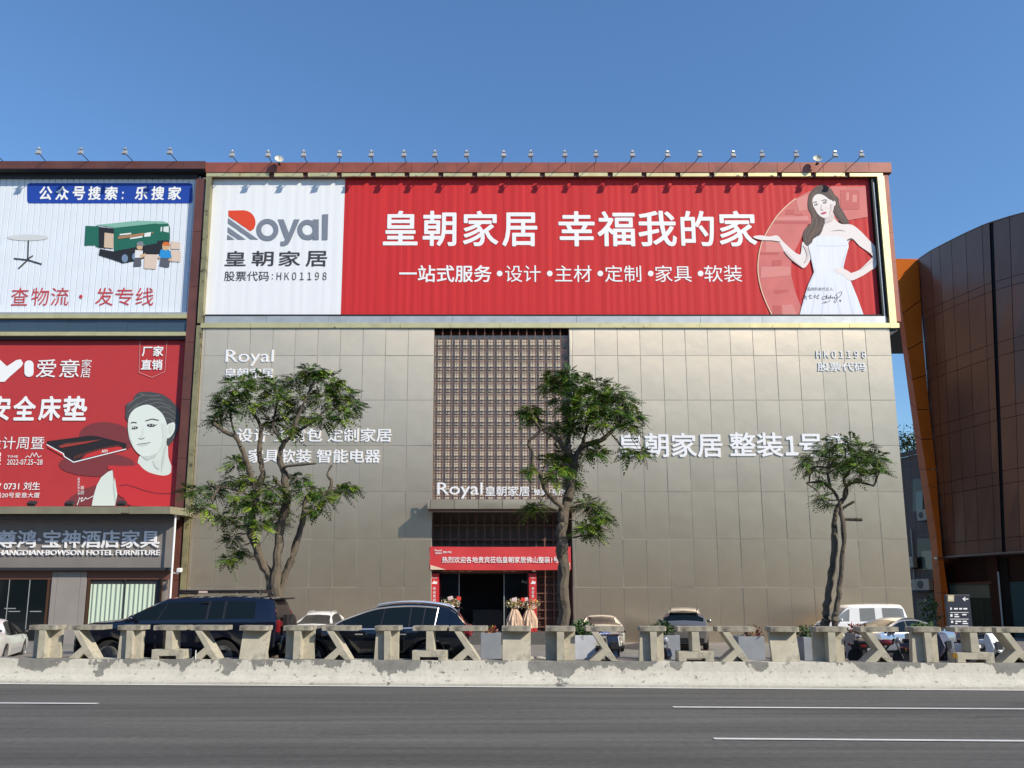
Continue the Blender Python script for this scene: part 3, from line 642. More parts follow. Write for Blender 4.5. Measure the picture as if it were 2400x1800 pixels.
art('printed_signature', M_charcoal, lambda b: [W.line(b, q, 5) for q in ([(645, 1400), (690, 1390)], [(668, 1375), (660, 1420)], [(675, 1390), (685, 1425)], [(705, 1385), (745, 1378)], [(725, 1365), (722, 1410), (750, 1408)], [(760, 1390), (790, 1372), (775, 1405), (830, 1368), (800, 1415), (828, 1410)], smooth_path([(910, 1385), (870, 1395), (865, 1420), (900, 1415), (920, 1370), (915, 1415), (935, 1395), (945, 1415), (965, 1370), (960, 1410), (980, 1395), (985, 1412), (1005, 1392), (1010, 1412), (1040, 1390), (1020, 1370), (1080, 1335), (1080, 1370), (1035, 1420), (1015, 1460), (1000, 1440), (1040, 1400)], 4), [(862, 1470), (905, 1445), (895, 1465), (960, 1435)], [(1062, 1430), (1082, 1432), (1072, 1450), (1062, 1430)])], pw, 8)
b = MB(); tx(b, '品牌形象代言人:', 1893, 673, 1954, 681, YP - .056, .0); b.build('spokesperson_caption', M_greyprint, bb)

# ---- letters mounted on the store wall
def sign(name, label, items, Y, depth, bold, bx, m=None):
    o = P(bx[0], bx[1], Y); t = thing(name, label, 'wall lettering', o)
    for pn, body, x0, y0, x1, y1, bo in items:
        b = MB(); tx(b, body, x0, y0, x1, y1, Y, bo, depth); b.build(pn, m or M_letter, t)
    return t
SY = YF - .012
sign('wall_lettering', 'thin white Royal letters above Chinese characters high on left panel wall', [('latin_letters', 'Royal', 528, 820, 642, 858, .0), ('chinese_letters', '皇朝家居', 526, 863, 641, 888, .012)], SY, .035, 0, (585, 890))
sign('wall_lettering', 'two white character lines about design and appliances behind the left tree', [('upper_letters', '设计 主材包 定制家居', 555, 1004, 918, 1036, .016), ('lower_letters', '家具软装 智能电器', 581, 1053, 892, 1085, .016)], SY, .035, 0, (735, 1085))
sign('wall_lettering', 'white stock code HK01198 letters near upper right corner of panel wall', [('code_letters', 'ＨＫ０１１９８', 1913, 822, 2028, 840, .012), ('chinese_letters', '股票代码', 1916, 850, 2028, 870, .016)], SY, .035, 0, (1970, 870))
sign('wall_lettering', 'largest white character line beginning 皇朝家居 on right panel wall', [('first_letters', '皇朝家居', 1450, 1015, 1691, 1072, .02), ('second_letters', '整装', 1711, 1014, 1832, 1071, .02), ('numeral', '１', 1841, 1022, 1868, 1068, .03), ('third_letters', '号店', 1874, 1015, 1990, 1071, .02)], SY, .05, 0, (1720, 1072))
sign('canopy_lettering', 'white Royal letters with Chinese characters standing on the entrance canopy', [('latin_letters', 'Royal', 1025, 1131, 1131, 1169, .004), ('chinese_letters', '皇朝家居', 1137, 1140, 1241, 1163, .01), ('small_letters', '整装1号店', 1251, 1147, 1325, 1161, .012)], 38.95, .06, 0, (1175, 1168))
# ---- welcome banner, red columns
YW = YF - .02
b = MB(); n = 24; bx0, bx1, bz0, bz1 = X(1007, 1310, YW), X(1338, 1310, YW), Z(1335.5, YW), Z(1281, YW)
for j in range(5):
    for i in range(n + 1):
        u = i / n; b.v.append(Vector((bx0 + (bx1 - bx0) * u, YW + .012 * math.sin(u * 17 + j) + .01 * math.sin(u * 41 - 2 * j), bz0 + (bz1 - bz0) * j / 4 - .02 * math.sin(math.pi * u))))
for j in range(4):
    for i in range(n):
        a = j * (n + 1) + i; b.f.append([a, a + 1, a + n + 2, a + n + 1]); b.m.append(0)
wb = thing('welcome_banner', 'red fabric welcome banner stretched across the store entrance', 'banner', ((bx0 + bx1) / 2, YW, bz0))
b.build('cloth', mat('red_banner_cloth', (.60, .04, .045), .65, bump=.02, bscale=1.2), wb, smooth=True, fix=False)
b = MB(); tx(b, '热烈欢迎各地贵宾莅临皇朝家居佛山整装1号店', 1036, 1304.5, 1324, 1319.5, YW - .035, .012); b.build('lettering', M_wtext, wb)
b = MB(); tx(b, 'Royal', 1019, 1287.5, 1035, 1293.5, YW - .03, .02); tx(b, '皇朝家居', 1020, 1294.5, 1035.5, 1298.5, YW - .03, .02); tx(b, '整装1号店', 1038, 1291.5, 1058, 1296.5, YW - .03, .02); b.build('small_logo', M_wtext, wb)
b = MB(); A = Art(0, 0, 1, YW - .03); M_bc = mat('banner_cream', (.75, .58, .42), .6); A.poly(b, [(1009, 1324), (1045, 1335), (1008.5, 1335)]); b.build('cream_corner', M_bc, wb); b = MB(); A.poly(b, [(1336, 1318), (1336, 1335), (1318, 1335)]); b.build('cream_corner', M_bc, wb)
for nm, px0, px1, side in (('left', 1008, 1028, 0), ('right', 1240, 1258, 1)):
    x0, x1 = X(px0, 1420, YF + .3), X(px1, 1420, YF + .3)
    t = thing('couplet_column', 'red printed square column beside the %s door jamb of the store' % nm, 'column', ((x0 + x1) / 2, YF + .4, zg + .5))
    b = MB(); b.box(x0, x1, YF + .30, YF + .72, zg + .5, Z(1344, YF + .3)); b.build('wrap', mat('red_wrap', (.55, .03, .035), .5), t)
    b = MB(); w_ = px1 - px0
    tx(b, 'Royal', px0 + w_ * .25, 1353, px0 + w_ * .8, 1356.5, YF + .288, .0)
    A = Art(0, 0, 1, YF + .288); A.poly(b, [(px0 + w_ * .2, 1368), (px0 + w_ * .5, 1360), (px0 + w_ * .62, 1364), (px0 + w_ * .85, 1362), (px0 + w_ * .8, 1369)])
    for i, ch in enumerate('恭迎贵宾莅临指导'): tx(b, ch, px0 + w_ * .32, 1376 + i * 9, px0 + w_ * .66, 1383 + i * 9, YF + .288, .01)
    b.build('lettering', M_wtext, t)

b = MB(); tx(b, 'Royal', 1223, 1360, 1242, 1368, YD + .19, .0); b.build('door_lettering', M_wtext, st)
# ================================================================== NEIGHBOUR BUILDING (left)
nb_ = thing('neighbour_building', 'brown panelled furniture showroom adjoining the store on its left', 'shop building', (-22, YF, 0))
XE = -34.0
b = MB(); xcl, xcr = X(461, 400, 40.0), X(482, 400, 40.0)
hs = [-.3 + 3.1 * k for k in range(9)]
for z0, z1 in zip(hs, hs[1:]): b.box(xcl, xcr, 40.0, 40.7, z0 + .01, min(z1 - .01, Z(394, 40.0)))
b.build('column', M_browntile, nb_)
YC2 = 39.75
b = MB(); za, zb_ = Z(395, YC2), Z(377.5, YC2); xr_ = X(481, 385, YC2)
n = 14
for i in range(n):
    x1 = xr_ - 1.2 * i; b.box(x1 - 1.192, x1, YC2, YC2 + .9, za, zb_)
b.box(XE, xr_ - 1.2 * n - .01, YC2, YC2 + .9, za, zb_); b.build('cornice', M_browntile, nb_)
b = MB(); b.box(XE, xr_ - .02, YC2 + .03, YC2 + .9, za - .03, zb_ - .03); b.build('cornice_core', M_darkgrey, nb_)
b = MB(); b.box(XE, xcl, YF + .55, YF + 12, -.3, Z(393, YF + .55)); b.build('body', M_browninner, nb_)
b = MB(); b.box(XE, xcl, YF + .2, YF + .54, Z(416, YF + .2), Z(396, YF + .2)); b.build('dark_soffit', M_darkgrey, nb_)
def band(nm, y0, y1, Y, m, segn=1.58, th=.3):
    b = MB(); z0, z1 = Z(y1, Y), Z(y0, Y); x1 = xcl - .01
    while x1 > XE: b.box(x1 - segn + .008, x1, Y + random.uniform(-.008, .008), Y + th, z0, z1); x1 -= segn
    return b.build(nm, m, nb_)
band('upper_brass_band', 736, 745.5, YF - .05, M_gold); band('lower_brass_band', 777.5, 786.5, YF - .05, M_gold)
band('ledge', 731.5, 735.5, YF + .02, M_greymetal, 6)
M_bandglass = mat('blue_grey_glass', (.045, .07, .095), .12, spec=.8)
band('glass_band', 746.5, 777, YF + .12, M_bandglass)
band('dark_gap', 787, 795, YF + .1, M_darkgrey, 40)
# white corrugated billboard
YL = YF + .37
wbx0, wbx1, wz0, wz1 = XE, X(459, 600, YL), Z(733, YL), Z(414, YL)
lb = thing('corrugated_billboard', 'white corrugated billboard with a printed green truck and red characters', 'billboard', (-22, YL, wz0))
b = MB(); pit = .335; n = int((wbx1 - wbx0) / pit); xs_ = []
for i in range(n):
    x = wbx1 - pit * (i + 1)
    xs_ += [(x, .0), (x + .012, .05), (x + .030, .05), (x + .045, .0), (x + pit - .002, .0)]
xs_.sort()
b.v = [Vector((x, YL + d, z)) for z in (wz0, wz1) for x, d in xs_]; m_ = len(xs_)
for i in range(m_ - 1): b.f.append([i, i + 1, m_ + i + 1, m_ + i]); b.m.append(0)
b.build('corrugated_sheet', M_white2, lb, fix=False)
YLP = YL - .012
K = Art(0, 300, .36166, YLP)
def gx(poly): return poly
b = MB(); rr = 14
def rrect(x0, y0, x1, y1, r): 
    o = []
    for cx, cy, a0 in ((x1 - r, y0 + r, -90), (x1 - r, y1 - r, 0), (x0 + r, y1 - r, 90), (x0 + r, y0 + r, 180)):
        o += [(cx + r * math.cos(R(a0 + k * 22.5)), cy + r * math.sin(R(a0 + k * 22.5))) for k in range(5)]
    return o
K.poly(b, rrect(176, 357, 1248, 488, 20)); lbl = b.build('blue_label', M_blue, lb)
b = MB()
for ch, x0, x1 in (('公', 250, 343), ('众', 357, 450), ('号', 466, 555), ('搜', 568, 660), ('索', 675, 765), ('：', 788, 803), ('乐', 872, 962), ('搜', 978, 1068), ('家', 1086, 1178)):
    y0, y1 = (378, 467) if ch != '：' else (412, 462)
    tx(b, ch, x0 * .36166, 300 + y0 * .36166, x1 * .36166, 300 + y1 * .36166, YLP - .012, .035)
b.build('label_lettering', M_wtext, lb)
b = MB()
for ch, x0, x1 in (('查', 66, 190), ('物', 198, 322), ('流', 325, 450), ('发', 615, 740), ('专', 742, 868), ('线', 876, 1000)):
    if ch == '发': b.build('logistics_lettering', mat('crimson_print', (.52, .05, .06), .6), lb); b = MB()
    tx(b, ch, x0 * .36166, 300 + 1034 * .36166, x1 * .36166, 300 + 1150 * .36166, YLP - .012, -.002)
K.n = 3; K.ell(b, 524, 1092, 11, 12)
b.build('delivery_lettering', mat('crimson_print', (.52, .05, .06), .6), lb)
K.n = 2
mk = lambda nm, m, fs: (lambda b: ([f(b) for f in fs], b.build(nm, m, lb)))(MB())
K.n = 1
mk('printed_table_top', mat('print_pale_grey', (.62, .63, .63), .6), [lambda b: K.ell(b, 180, 710, 135, 20)])
mk('printed_table_leg', M_charcoal, [lambda b: K.line(b, [(184, 730), (180, 850)], 9), lambda b: K.line(b, [(92, 846), (180, 855), (268, 882)], 10), lambda b: K.line(b, [(180, 855), (120, 910)], 9), lambda b: K.line(b, [(176, 850), (212, 828)], 8)])
T = Art(180, 480, .13563, YLP)
def tp(nm, col, polys, k, parent=lb):
    T.n = k; b = MB()
    for q in polys: T.poly(b, q)
    return b.build(nm, mat('print_' + nm, col, .6), parent)
trk = tp('printed_truck', (.012, .13, .085), [[(640, 400), (1390, 315), (1400, 660), (640, 800)], [(150, 362), (345, 370), (345, 700), (130, 705)], [(340, 350), (380, 370), (380, 740), (320, 720)], [(1390, 320), (1580, 320), (1610, 390), (1610, 610), (1390, 620)]], 1)
tp('truck_roof', (.22, .45, .36), [[(340, 348), (1070, 272), (1400, 318), (660, 398)], [(1080, 275), (1500, 285), (1590, 325), (1400, 330)]], 2, trk)
tp('truck_underside', (.015, .015, .018), [[(640, 805), (1390, 668), (1400, 850), (980, 975), (800, 1010), (660, 960), (380, 870), (400, 760)], [(1390, 620), (1610, 620), (1560, 720), (1440, 850), (1390, 850)], [(380, 380), (640, 410), (630, 760), (380, 740)]], 2, trk)
tp('truck_crate', (.62, .46, .33), [[(480, 480), (638, 500), (630, 755), (470, 735)]], 3, trk)
tp('truck_window', (.70, .74, .74), [[(1450, 385), (1475, 380), (1470, 460), (1445, 460)], [(1500, 380), (1590, 370), (1590, 480), (1495, 460)]], 3, trk)
tp('truck_stripe', (.42, .20, .10), [[(710, 550), (1160, 485), (1150, 530), (710, 590)], [(1290, 475), (1335, 465), (1300, 505)]], 3, trk)
tp('truck_caption', (.78, .80, .78), [[(1170, 490), (1285, 470), (1270, 545), (1165, 555)], [(740, 505), (940, 482), (940, 508), (740, 528)], [(920, 570), (1140, 535), (1130, 565), (920, 595)]], 3, trk)
T.n = 3; b = MB(); [T.ell(b, 830, 925, 55, 70), T.ell(b, 1000, 895, 45, 60)]; b.build('truck_wheel', M_rim, trk)
[tp('printed_box', (.70, .55, .45), [q], 3) for q in ([(1170, 855), (1395, 860), (1370, 1110), (1160, 1100)], [(1630, 625), (1790, 650), (1790, 768), (1620, 762)], [(1620, 775), (1800, 800), (1790, 985), (1640, 980)])]
pw1 = tp('printed_worker', (.10, .10, .13), [[(1000, 920), (1110, 925), (1115, 1055), (1000, 1065), (980, 1050)]], 4); 
tp('worker_shirt', (.76, .74, .74), [[(1010, 780), (1140, 790), (1140, 915), (1000, 915)]], 5, pw1)
tp('worker_skin', (.62, .42, .24), [[(1040, 700), (1140, 705), (1130, 770), (1060, 775), (1035, 740)], [(1095, 860), (1150, 850), (1190, 830), (1160, 900), (1100, 925)]], 6, pw1)
tp('worker_cap', (.20, .22, .25), [[(1035, 660), (1090, 630), (1145, 640), (1150, 680), (1185, 695), (1140, 705), (1035, 705)]], 7, pw1)
pw2 = tp('printed_worker', (.012, .012, .014), [[(1450, 920), (1600, 920), (1600, 1070), (1560, 1078), (1430, 1055)]], 4)
tp('worker_blue_shirt', (.02, .27, .62), [[(1450, 770), (1600, 780), (1640, 890), (1600, 920), (1440, 920), (1425, 870)]], 5, pw2)
tp('worker_skin_tone', (.62, .42, .24), [[(1475, 700), (1610, 700), (1600, 760), (1540, 790), (1480, 770)], [(1590, 930), (1640, 930), (1630, 980), (1580, 960)], [(1410, 880), (1445, 900), (1430, 940), (1405, 910)]], 6, pw2)
tp('worker_orange_cap', (.66, .16, .03), [[(1475, 690), (1500, 645), (1560, 640), (1605, 660), (1612, 710), (1480, 705)]], 7, pw2)
# red mattress poster
YR2 = YF + .32
rx1, rz0, rz1 = X(421, 1000, YR2), Z(1186, YR2) - .3, Z(794, YR2)
rp = thing('mattress_poster', 'red mattress billboard with a monochrome printed woman on the neighbour building', 'billboard', (-22, YR2, rz0))
b = MB(); b.box(XE, rx1, YR2, YR2 + .08, rz0, rz1); b.build('poster_sheet', M_red2, rp)
YQ = YR2 - .012
Q = Art(100, 880, .19886, YQ)
def qp(nm, m, polys, k, parent=rp):
    Q.n = k; b = MB()
    for q in polys: Q.poly(b, q)
    return b.build(nm, m, parent)
Mm = lambda n_, c: mat('print_' + n_, c, .6)
Q.n = 1; b = MB(); Q.ell(b, 760, 730, 330, 180, rot=.1); Q.ell(b, 640, 1050, 450, 140, k=2); Q.poly(b, [(250, 1535), (330, 1430), (480, 1340), (640, 1290), (640, 1535)], k=1.5); Q.poly(b, [(880, 1390), (980, 1440), (1050, 1535), (860, 1535)], k=1.5)
b.build('dark_oval', Mm('dark_oval', (.20, .035, .04)), rp)
mt = qp('printed_mattress', Mm('mattress', (.018, .014, .016)), [[(50, 775), (560, 708), (640, 715), (985, 800), (985, 862), (360, 1015), (250, 930), (60, 830)]], 4)
qp('mattress_red_side', Mm('mattress_red', (.58, .03, .03)), [[(450, 985), (520, 925), (700, 870), (880, 838), (930, 845), (945, 868)], [(52, 812), (240, 920), (250, 958), (60, 850)], [(190, 828), (700, 755), (500, 800), (220, 850)]], 5, mt)
Q.n = 6; b = MB(); Q.line(b, [(50, 815), (245, 922), (255, 955), (365, 1022), (980, 868)], 12); b.build('mattress_white_edge', M_wtext, mt)
b = MB()
for i in range(26): u = i / 26; Q.line(b, [(370 + u * 540, 990 - 160 * u - 20 * math.sin(u * 3)), (380 + u * 540, 950 - 130 * u - 20 * math.sin(u * 3))], 5)
for i in range(30): u = i / 30; Q.line(b, [(190 + u * 500, 850 - 95 * u), (260 + u * 440, 800 - 45 * u)], 4)
b.build('mattress_stitching', Mm('stitch', (.30, .07, .05)), mt)
b = MB(); tx(b, 'AIYI', 238, 1054, 252, 1061, YQ - .05, .02); b.build('mattress_mark', M_wtext, mt)
wm = qp('printed_woman', Mm('pale_green_white', (.68, .74, .68)), [smooth_path([(1160, 935), (1300, 930), (1440, 830), (1475, 740), (1480, 950), (1522, 1080), (1518, 1150), (1440, 1185), (1340, 1175), (1230, 1140), (1160, 1080), (1120, 1030)], 3, True), [(830, 1112), (770, 1135), (690, 1200), (640, 1290), (608, 1390), (592, 1460), (578, 1535), (852, 1535), (882, 1400), (842, 1270)]], 3)
qp('printed_hair', Mm('hair_grey', (.065, .068, .07)), [smooth_path([(975, 490), (980, 420), (985, 340), (1060, 300), (1085, 240), (1140, 198), (1230, 192), (1340, 203), (1440, 238), (1530, 310), (1592, 390), (1612, 480), (1602, 600), (1572, 700), (1520, 790), (1465, 825), (1460, 700), (1440, 560), (1380, 450), (1250, 370), (1130, 395), (1050, 460), (1010, 540)], 4, True)], 4, wm)
qp('printed_face', Mm('face_pale', (.72, .78, .72)), [smooth_path([(1010, 520), (1045, 435), (1125, 372), (1250, 345), (1380, 420), (1442, 510), (1470, 620), (1466, 740), (1440, 830), (1380, 890), (1290, 940), (1210, 955), (1155, 942), (1090, 880), (1050, 810), (1018, 730), (1006, 630)], 4, True), smooth_path([(1462, 600), (1505, 562), (1552, 556), (1562, 615), (1530, 695), (1468, 740)], 3, True)], 5, wm)
Q.n = 6; b = MB()
Q.ell(b, 1080, 618, 44, 17, rot=-.1); Q.ell(b, 1278, 588, 50, 19, rot=.02); Q.line(b, [(1020, 575), (1060, 552), (1105, 558)], 13); Q.line(b, [(1215, 535), (1290, 513), (1365, 528)], 12); Q.line(b, [(1330, 585), (1348, 580)], 7)
Q.line(b, [(1130, 742), (1165, 752), (1198, 735)], 8); Q.line(b, [(1115, 812), (1190, 800), (1270, 790)], 6)
b.build('printed_features', M_charcoal, wm)
Q.n = 4.5; b = MB()
for q in ([(1010, 350), (1090, 280), (1200, 230)], [(1060, 420), (1130, 340), (1280, 280), (1420, 290)], [(1250, 340), (1380, 320), (1520, 380)], [(1330, 380), (1440, 370), (1560, 440)], [(1400, 430), (1480, 440), (1580, 520)], [(1440, 500), (1520, 520), (1585, 600)], [(1150, 215), (1260, 240), (1380, 235)], [(1490, 620), (1570, 620), (1540, 740)], [(1010, 430), (1060, 380), (1120, 330)]): Q.line(b, smooth_path(q, 4), 7)
b.build('printed_hair_strand', Mm('hair_sheen', (.17, .18, .18)), wm)
Q.n = 6.5; b = MB()
for q in (smooth_path([(1010, 540), (1060, 600), (1030, 680), (1060, 800), (1020, 720), (1004, 630)], 2, True), smooth_path([(1400, 560), (1468, 620), (1462, 740), (1430, 830), (1370, 890), (1420, 760)], 2, True), [(1185, 600), (1170, 690), (1135, 740), (1150, 745), (1195, 700)], smooth_path([(1490, 590), (1540, 580), (1530, 660), (1500, 690)], 2, True), smooth_path([(1300, 1000), (1400, 1000), (1380, 1100), (1330, 1080)], 2, True), [(850, 1200), (868, 1330), (880, 1400), (860, 1500), (845, 1400), (835, 1280)]): Q.poly(b, q)
b.build('printed_soft_shade', Mm('soft_shade', (.65, .71, .65)), wm)
Q.n = 7.2; b = MB(); [Q.ell(b, x, y, 7, 6) for x, y in ((1068, 614), (1092, 616), (1262, 584), (1296, 584))]; b.build('printed_eye_light', M_wtext, wm)
qp('printed_shade', Mm('face_shade', (.56, .61, .56)), [smooth_path([(1115, 812), (1190, 806), (1262, 793), (1220, 822), (1160, 832)], 3, True), [(1440, 840), (1462, 800), (1440, 960), (1400, 1150), (1410, 960)], [(1160, 950), (1215, 958), (1290, 942), (1370, 895), (1330, 960), (1230, 1000)]], 6, wm)
qp('printed_red_dress', Mm('dress_red', (.56, .03, .035)), [smooth_path([(775, 1062), (900, 1065), (1100, 1062), (1128, 1035), (1170, 1085), (1250, 1140), (1380, 1176), (1470, 1174), (1518, 1132), (1522, 1060), (1585, 1105), (1578, 1390), (1572, 1535), (1040, 1535), (960, 1450), (880, 1395), (840, 1250), (826, 1115), (778, 1112)], 2, True)], 6, wm)
Q.n = 7; b = MB(); Q.line(b, smooth_path([(910, 1300), (1000, 1292), (1110, 1325), (1250, 1370), (1400, 1392), (1575, 1388)], 3), 14); b.build('dress_fold', Mm('fold', (.25, .02, .03)), wm)
b = MB(); B4 = lambda x: x * .36166
Cc = Art(0, 750, .36166, YQ)
def ct(body, x0, y0, x1, y1, bold=.0): tx(b, body, B4(x0), 750 + B4(y0), B4(x1), 750 + B4(y1), YQ - .022, bold)
Cc.n = 3.6
Cc.line(b, [(-160, 120), (0, 350), (125, 280)], 46) if False else None
Cc.poly(b, [(-60, 255), (0, 258), (45, 300), (105, 260), (135, 255), (150, 280), (140, 300), (60, 370), (30, 400), (-60, 402), (-60, 375), (0, 350), (-20, 320)])
Cc.poly(b, rrect(158, 262, 218, 368, 28))
for ch, x0, x1 in (('爱', 230, 368), ('意', 380, 520)): ct(ch, x0, 255, x1, 372, .005)
ct('家', 527, 255, 597, 308); ct('居', 520, 315, 588, 372)
b.build('brand_lettering', M_wtext, rp); b = MB()
for ch, x0, x1 in (('安', -75, 75), ('全', 78, 240), ('床', 245, 402), ('垫', 400, 572)): ct(ch, x0, 492, x1, 652, .035)
b.build('mattress_headline', M_wtext, rp); b = MB()
ct('设计周暨', -82, 756, 290, 838, .0); ct('展', -60, 860, 12, 940, .02); ct('TIME', 46, 878, 118, 893, .0); ct('2022-07.25~28', 44, 903, 277, 938, .0)
b.build('event_lettering', M_wtext, rp); b = MB()
ct('7 0731 刘生', -20, 1050, 262, 1102, .01); ct('段20号爱意大厦', -30, 1118, 260, 1152, .004)
b.build('contact_lettering', M_wtext, rp); b = MB()
Cc.line(b, [(165, 892), (180, 880), (195, 892), (210, 862), (222, 885), (235, 860), (248, 890), (268, 880)], 4)
b.build('skyline_mark', M_wtext, rp); b = MB()
ct('厂家', 918, 168, 1062, 236, .03); ct('直销', 912, 256, 1055, 324, .03)
b.build('ribbon_lettering', M_wtext, rp); b = MB()
for i, ch in enumerate('品牌形象大使'): ct(ch, 502, 1022 + i * 19, 518, 1038 + i * 19)
ct('蒋', 520, 1075, 546, 1100); ct('欣', 520, 1104, 546, 1132)
Cc.line(b, [(515, 1150), (508, 1180), (500, 1198)], 4); Cc.line(b, smooth_path([(520, 1160), (535, 1150), (525, 1175), (545, 1165), (555, 1150), (565, 1160), (605, 1140)], 3), 4)
b.build('ambassador_lettering', M_wtext, rp)
b = MB(); Cc.line(b, [(908, 130), (900, 340), (985, 372), (1068, 335), (1082, 130)], 4); b.build('ribbon_outline', Mm('ribbon', (.68, .25, .25)), rp)
# low canopy and shop front
YK = 38.2
kx1 = X(418, 1195, YK)
t_ = thing('olive_canopy', 'long olive metal canopy under the red mattress poster', 'canopy', (-22, YK, 0))
z0, z1 = Z(1204, YK), Z(1187, YK)
xk = X(398, 1195, YK)
b = MB(); x1 = xk
while x1 > XE: b.box(x1 - 1.99 + .008, x1, YK, YK + .1, z0, z1); x1 -= 2.4 if x1 == xk else 1.99
b.box(XE, xk - .01, YK + .02, YF + .44, z0 + .05, z1 - .02)
b.prism([(xk + .01, YK, z0), (xk + .45, YK + 1.1, z0), (xk + .45, YF + .44, z0), (xk + .01, YF + .44, z0)], (0, 0, z1 - z0))
b.build('fascia', mat('olive_metal', (.25, .235, .16), .55, .2, var=.15, scale=1.2), t_)
M_soff = M_darkgrey
b = MB(); b.box(XE, xk + .05, 39.0, 39.3, Z(1217, 39), z0 - .004); b.build('beam', mat('slate_beam', (.10, .10, .11), .5), t_)
YS = 39.15
zs0, zs1 = Z(1330, YS), Z(1210, YS); xs1 = X(402, 1270, YS)
b = MB(); b.box(XE, xs1, YS + .3, YS + .45, zs0, Z(1213, YS + .3)); b.build('sign_fascia', M_stone, nb_)
b = MB(); b.box(XE, xs1 + .03, YS + .02, YS + .45, Z(1337, YS), zs0 - .004); b.build('sign_ledge', M_darkgrey, nb_)
b = MB(); b.box(XE, xcl, YS + .46, YF + .5, -.3, z0 - .004); b.build('ground_floor', M_stone, nb_)
sign('shop_lettering', 'grey and white hotel furniture lettering over the stone shop front', [
    ('chinese_letters', '尊鸿·宝神酒店家具', -5, 1242.5, 376.5, 1284.5, .02), ('latin_letters', 'SHANGDIAN·BOWSON HOTEL FURNITURE', -14, 1289.5, 376, 1301.5, .012)], YS + .29, .08, 0, (180, 1300))
b = MB(); zwt = Z(1358, YS + .4)
YWN = YS + .42
b.box(XE, xs1 - .05, YWN - .06, YWN + .03, zwt, Z(1338, YWN)); b.build('window_lintel', mat('russet_lintel', (.16, .065, .042), .5), nb_)
for k, (px0, px1) in enumerate(((-60, 113), (203, 378))):
    x0, x1 = X(px0, 1420, YWN), X(px1, 1420, YWN); fr = None
    for a, c in ((x0 - .0, x0 + .1), (x1 - .1, x1)):
        fr = MB(); fr.box(a, c, YWN - .07, YWN + .02, -.1, zwt - .003); fr.build('window_jamb', mat('bronze_frame', (.10, .05, .028), .4, .3), nb_)
    if k == 0:
        g = MB(); g.box(x0 + .1, x1 - .1, YWN - .02, YWN - .004, -.1, zwt - .003); gg = g.build('window_pane', M_glass, nb_)
        h = MB()
        for px, y0 in ((20, 1425), (30, 1432), (80, 1432)): h.box(X(px - 10, y0, YWN - .03), X(px + 17, y0, YWN - .03), YWN - .03, YWN - .024, Z(y0 + 2, YWN), Z(y0, YWN))
        for px in (17, 65): h.box(X(px, 1420, YWN), X(px, 1420, YWN) + .03, YWN - .04, YWN - .022, -.1, zwt)
        h.build('pane_trim', M_greymetal, nb_)
    else:
        g = MB(); nn = 60
        for i in range(nn + 1):
            u = i / nn; xx = x0 + .14 + (x1 - x0 - .5) * u
            for z in (-.1, Z(1369, YWN)): g.v.append(Vector((xx, YWN - .015 + .035 * math.sin(u * 14 * 2 * math.pi), z)))
        for i in range(nn): g.f.append([2 * i, 2 * i + 2, 2 * i + 3, 2 * i + 1]); g.m.append(0)
        g.build('curtain', mat('pale_green_curtain', (.46, .55, .45), .85), nb_, smooth=True, fix=False)
        h = MB(); xm = X(291, 1420, YWN); h.box(xm - .03, xm + .03, YWN - .07, YWN - .052, -.1, zwt); h.box(x0 + .1, x1 - .1, YWN + .028, YWN + .05, -.1, zwt - .003); h.build('window_mullion', M_darkgrey, nb_)
b = MB(); xa, xb_ = X(119, 1420, YWN), X(200, 1420, YWN)
for a, c in ((xa, xa + .25), (xa + .265, xb_ - .30), (xb_ - .285, xb_ - .01)): b.box(a, c, YWN - .10, YWN + .035, -.3, Z(1340, YWN))
b.build('stone_pier', mat('pale_stone_pier', (.29, .26, .24), .6, var=.08, scale=1.3), nb_)
pp = X(406, 1290, 38.9)
b = MB(); b.tube([(pp, 38.9, -.25), (pp, 38.9, Z(1206, 38.9))], .05, 10); o = b.build('rain_pipe', M_whitepaint, smooth=True, origin=(pp, 38.9, -.25)); tag(o, 'white vertical rain pipe at the right end of the shop front', 'pipe')
cp = P(418, 1342, 38.9)
t = thing('security_camera', 'small white security camera on the brown corner column', 'camera', cp)
b = MB(); b.obox(cp + Vector((.05, 0, .12)), (.10, 0, 0), (0, .12, .02), (0, -.01, .09)); b.build('housing', M_whitepaint, t, bevel=.015)
b = MB(); b.tube([cp + Vector((-.22, 0, -.02)), cp + Vector((0, 0, -.04)), cp + Vector((.03, 0, .04))], .035, 8); b.build('bracket', M_whitepaint, t)

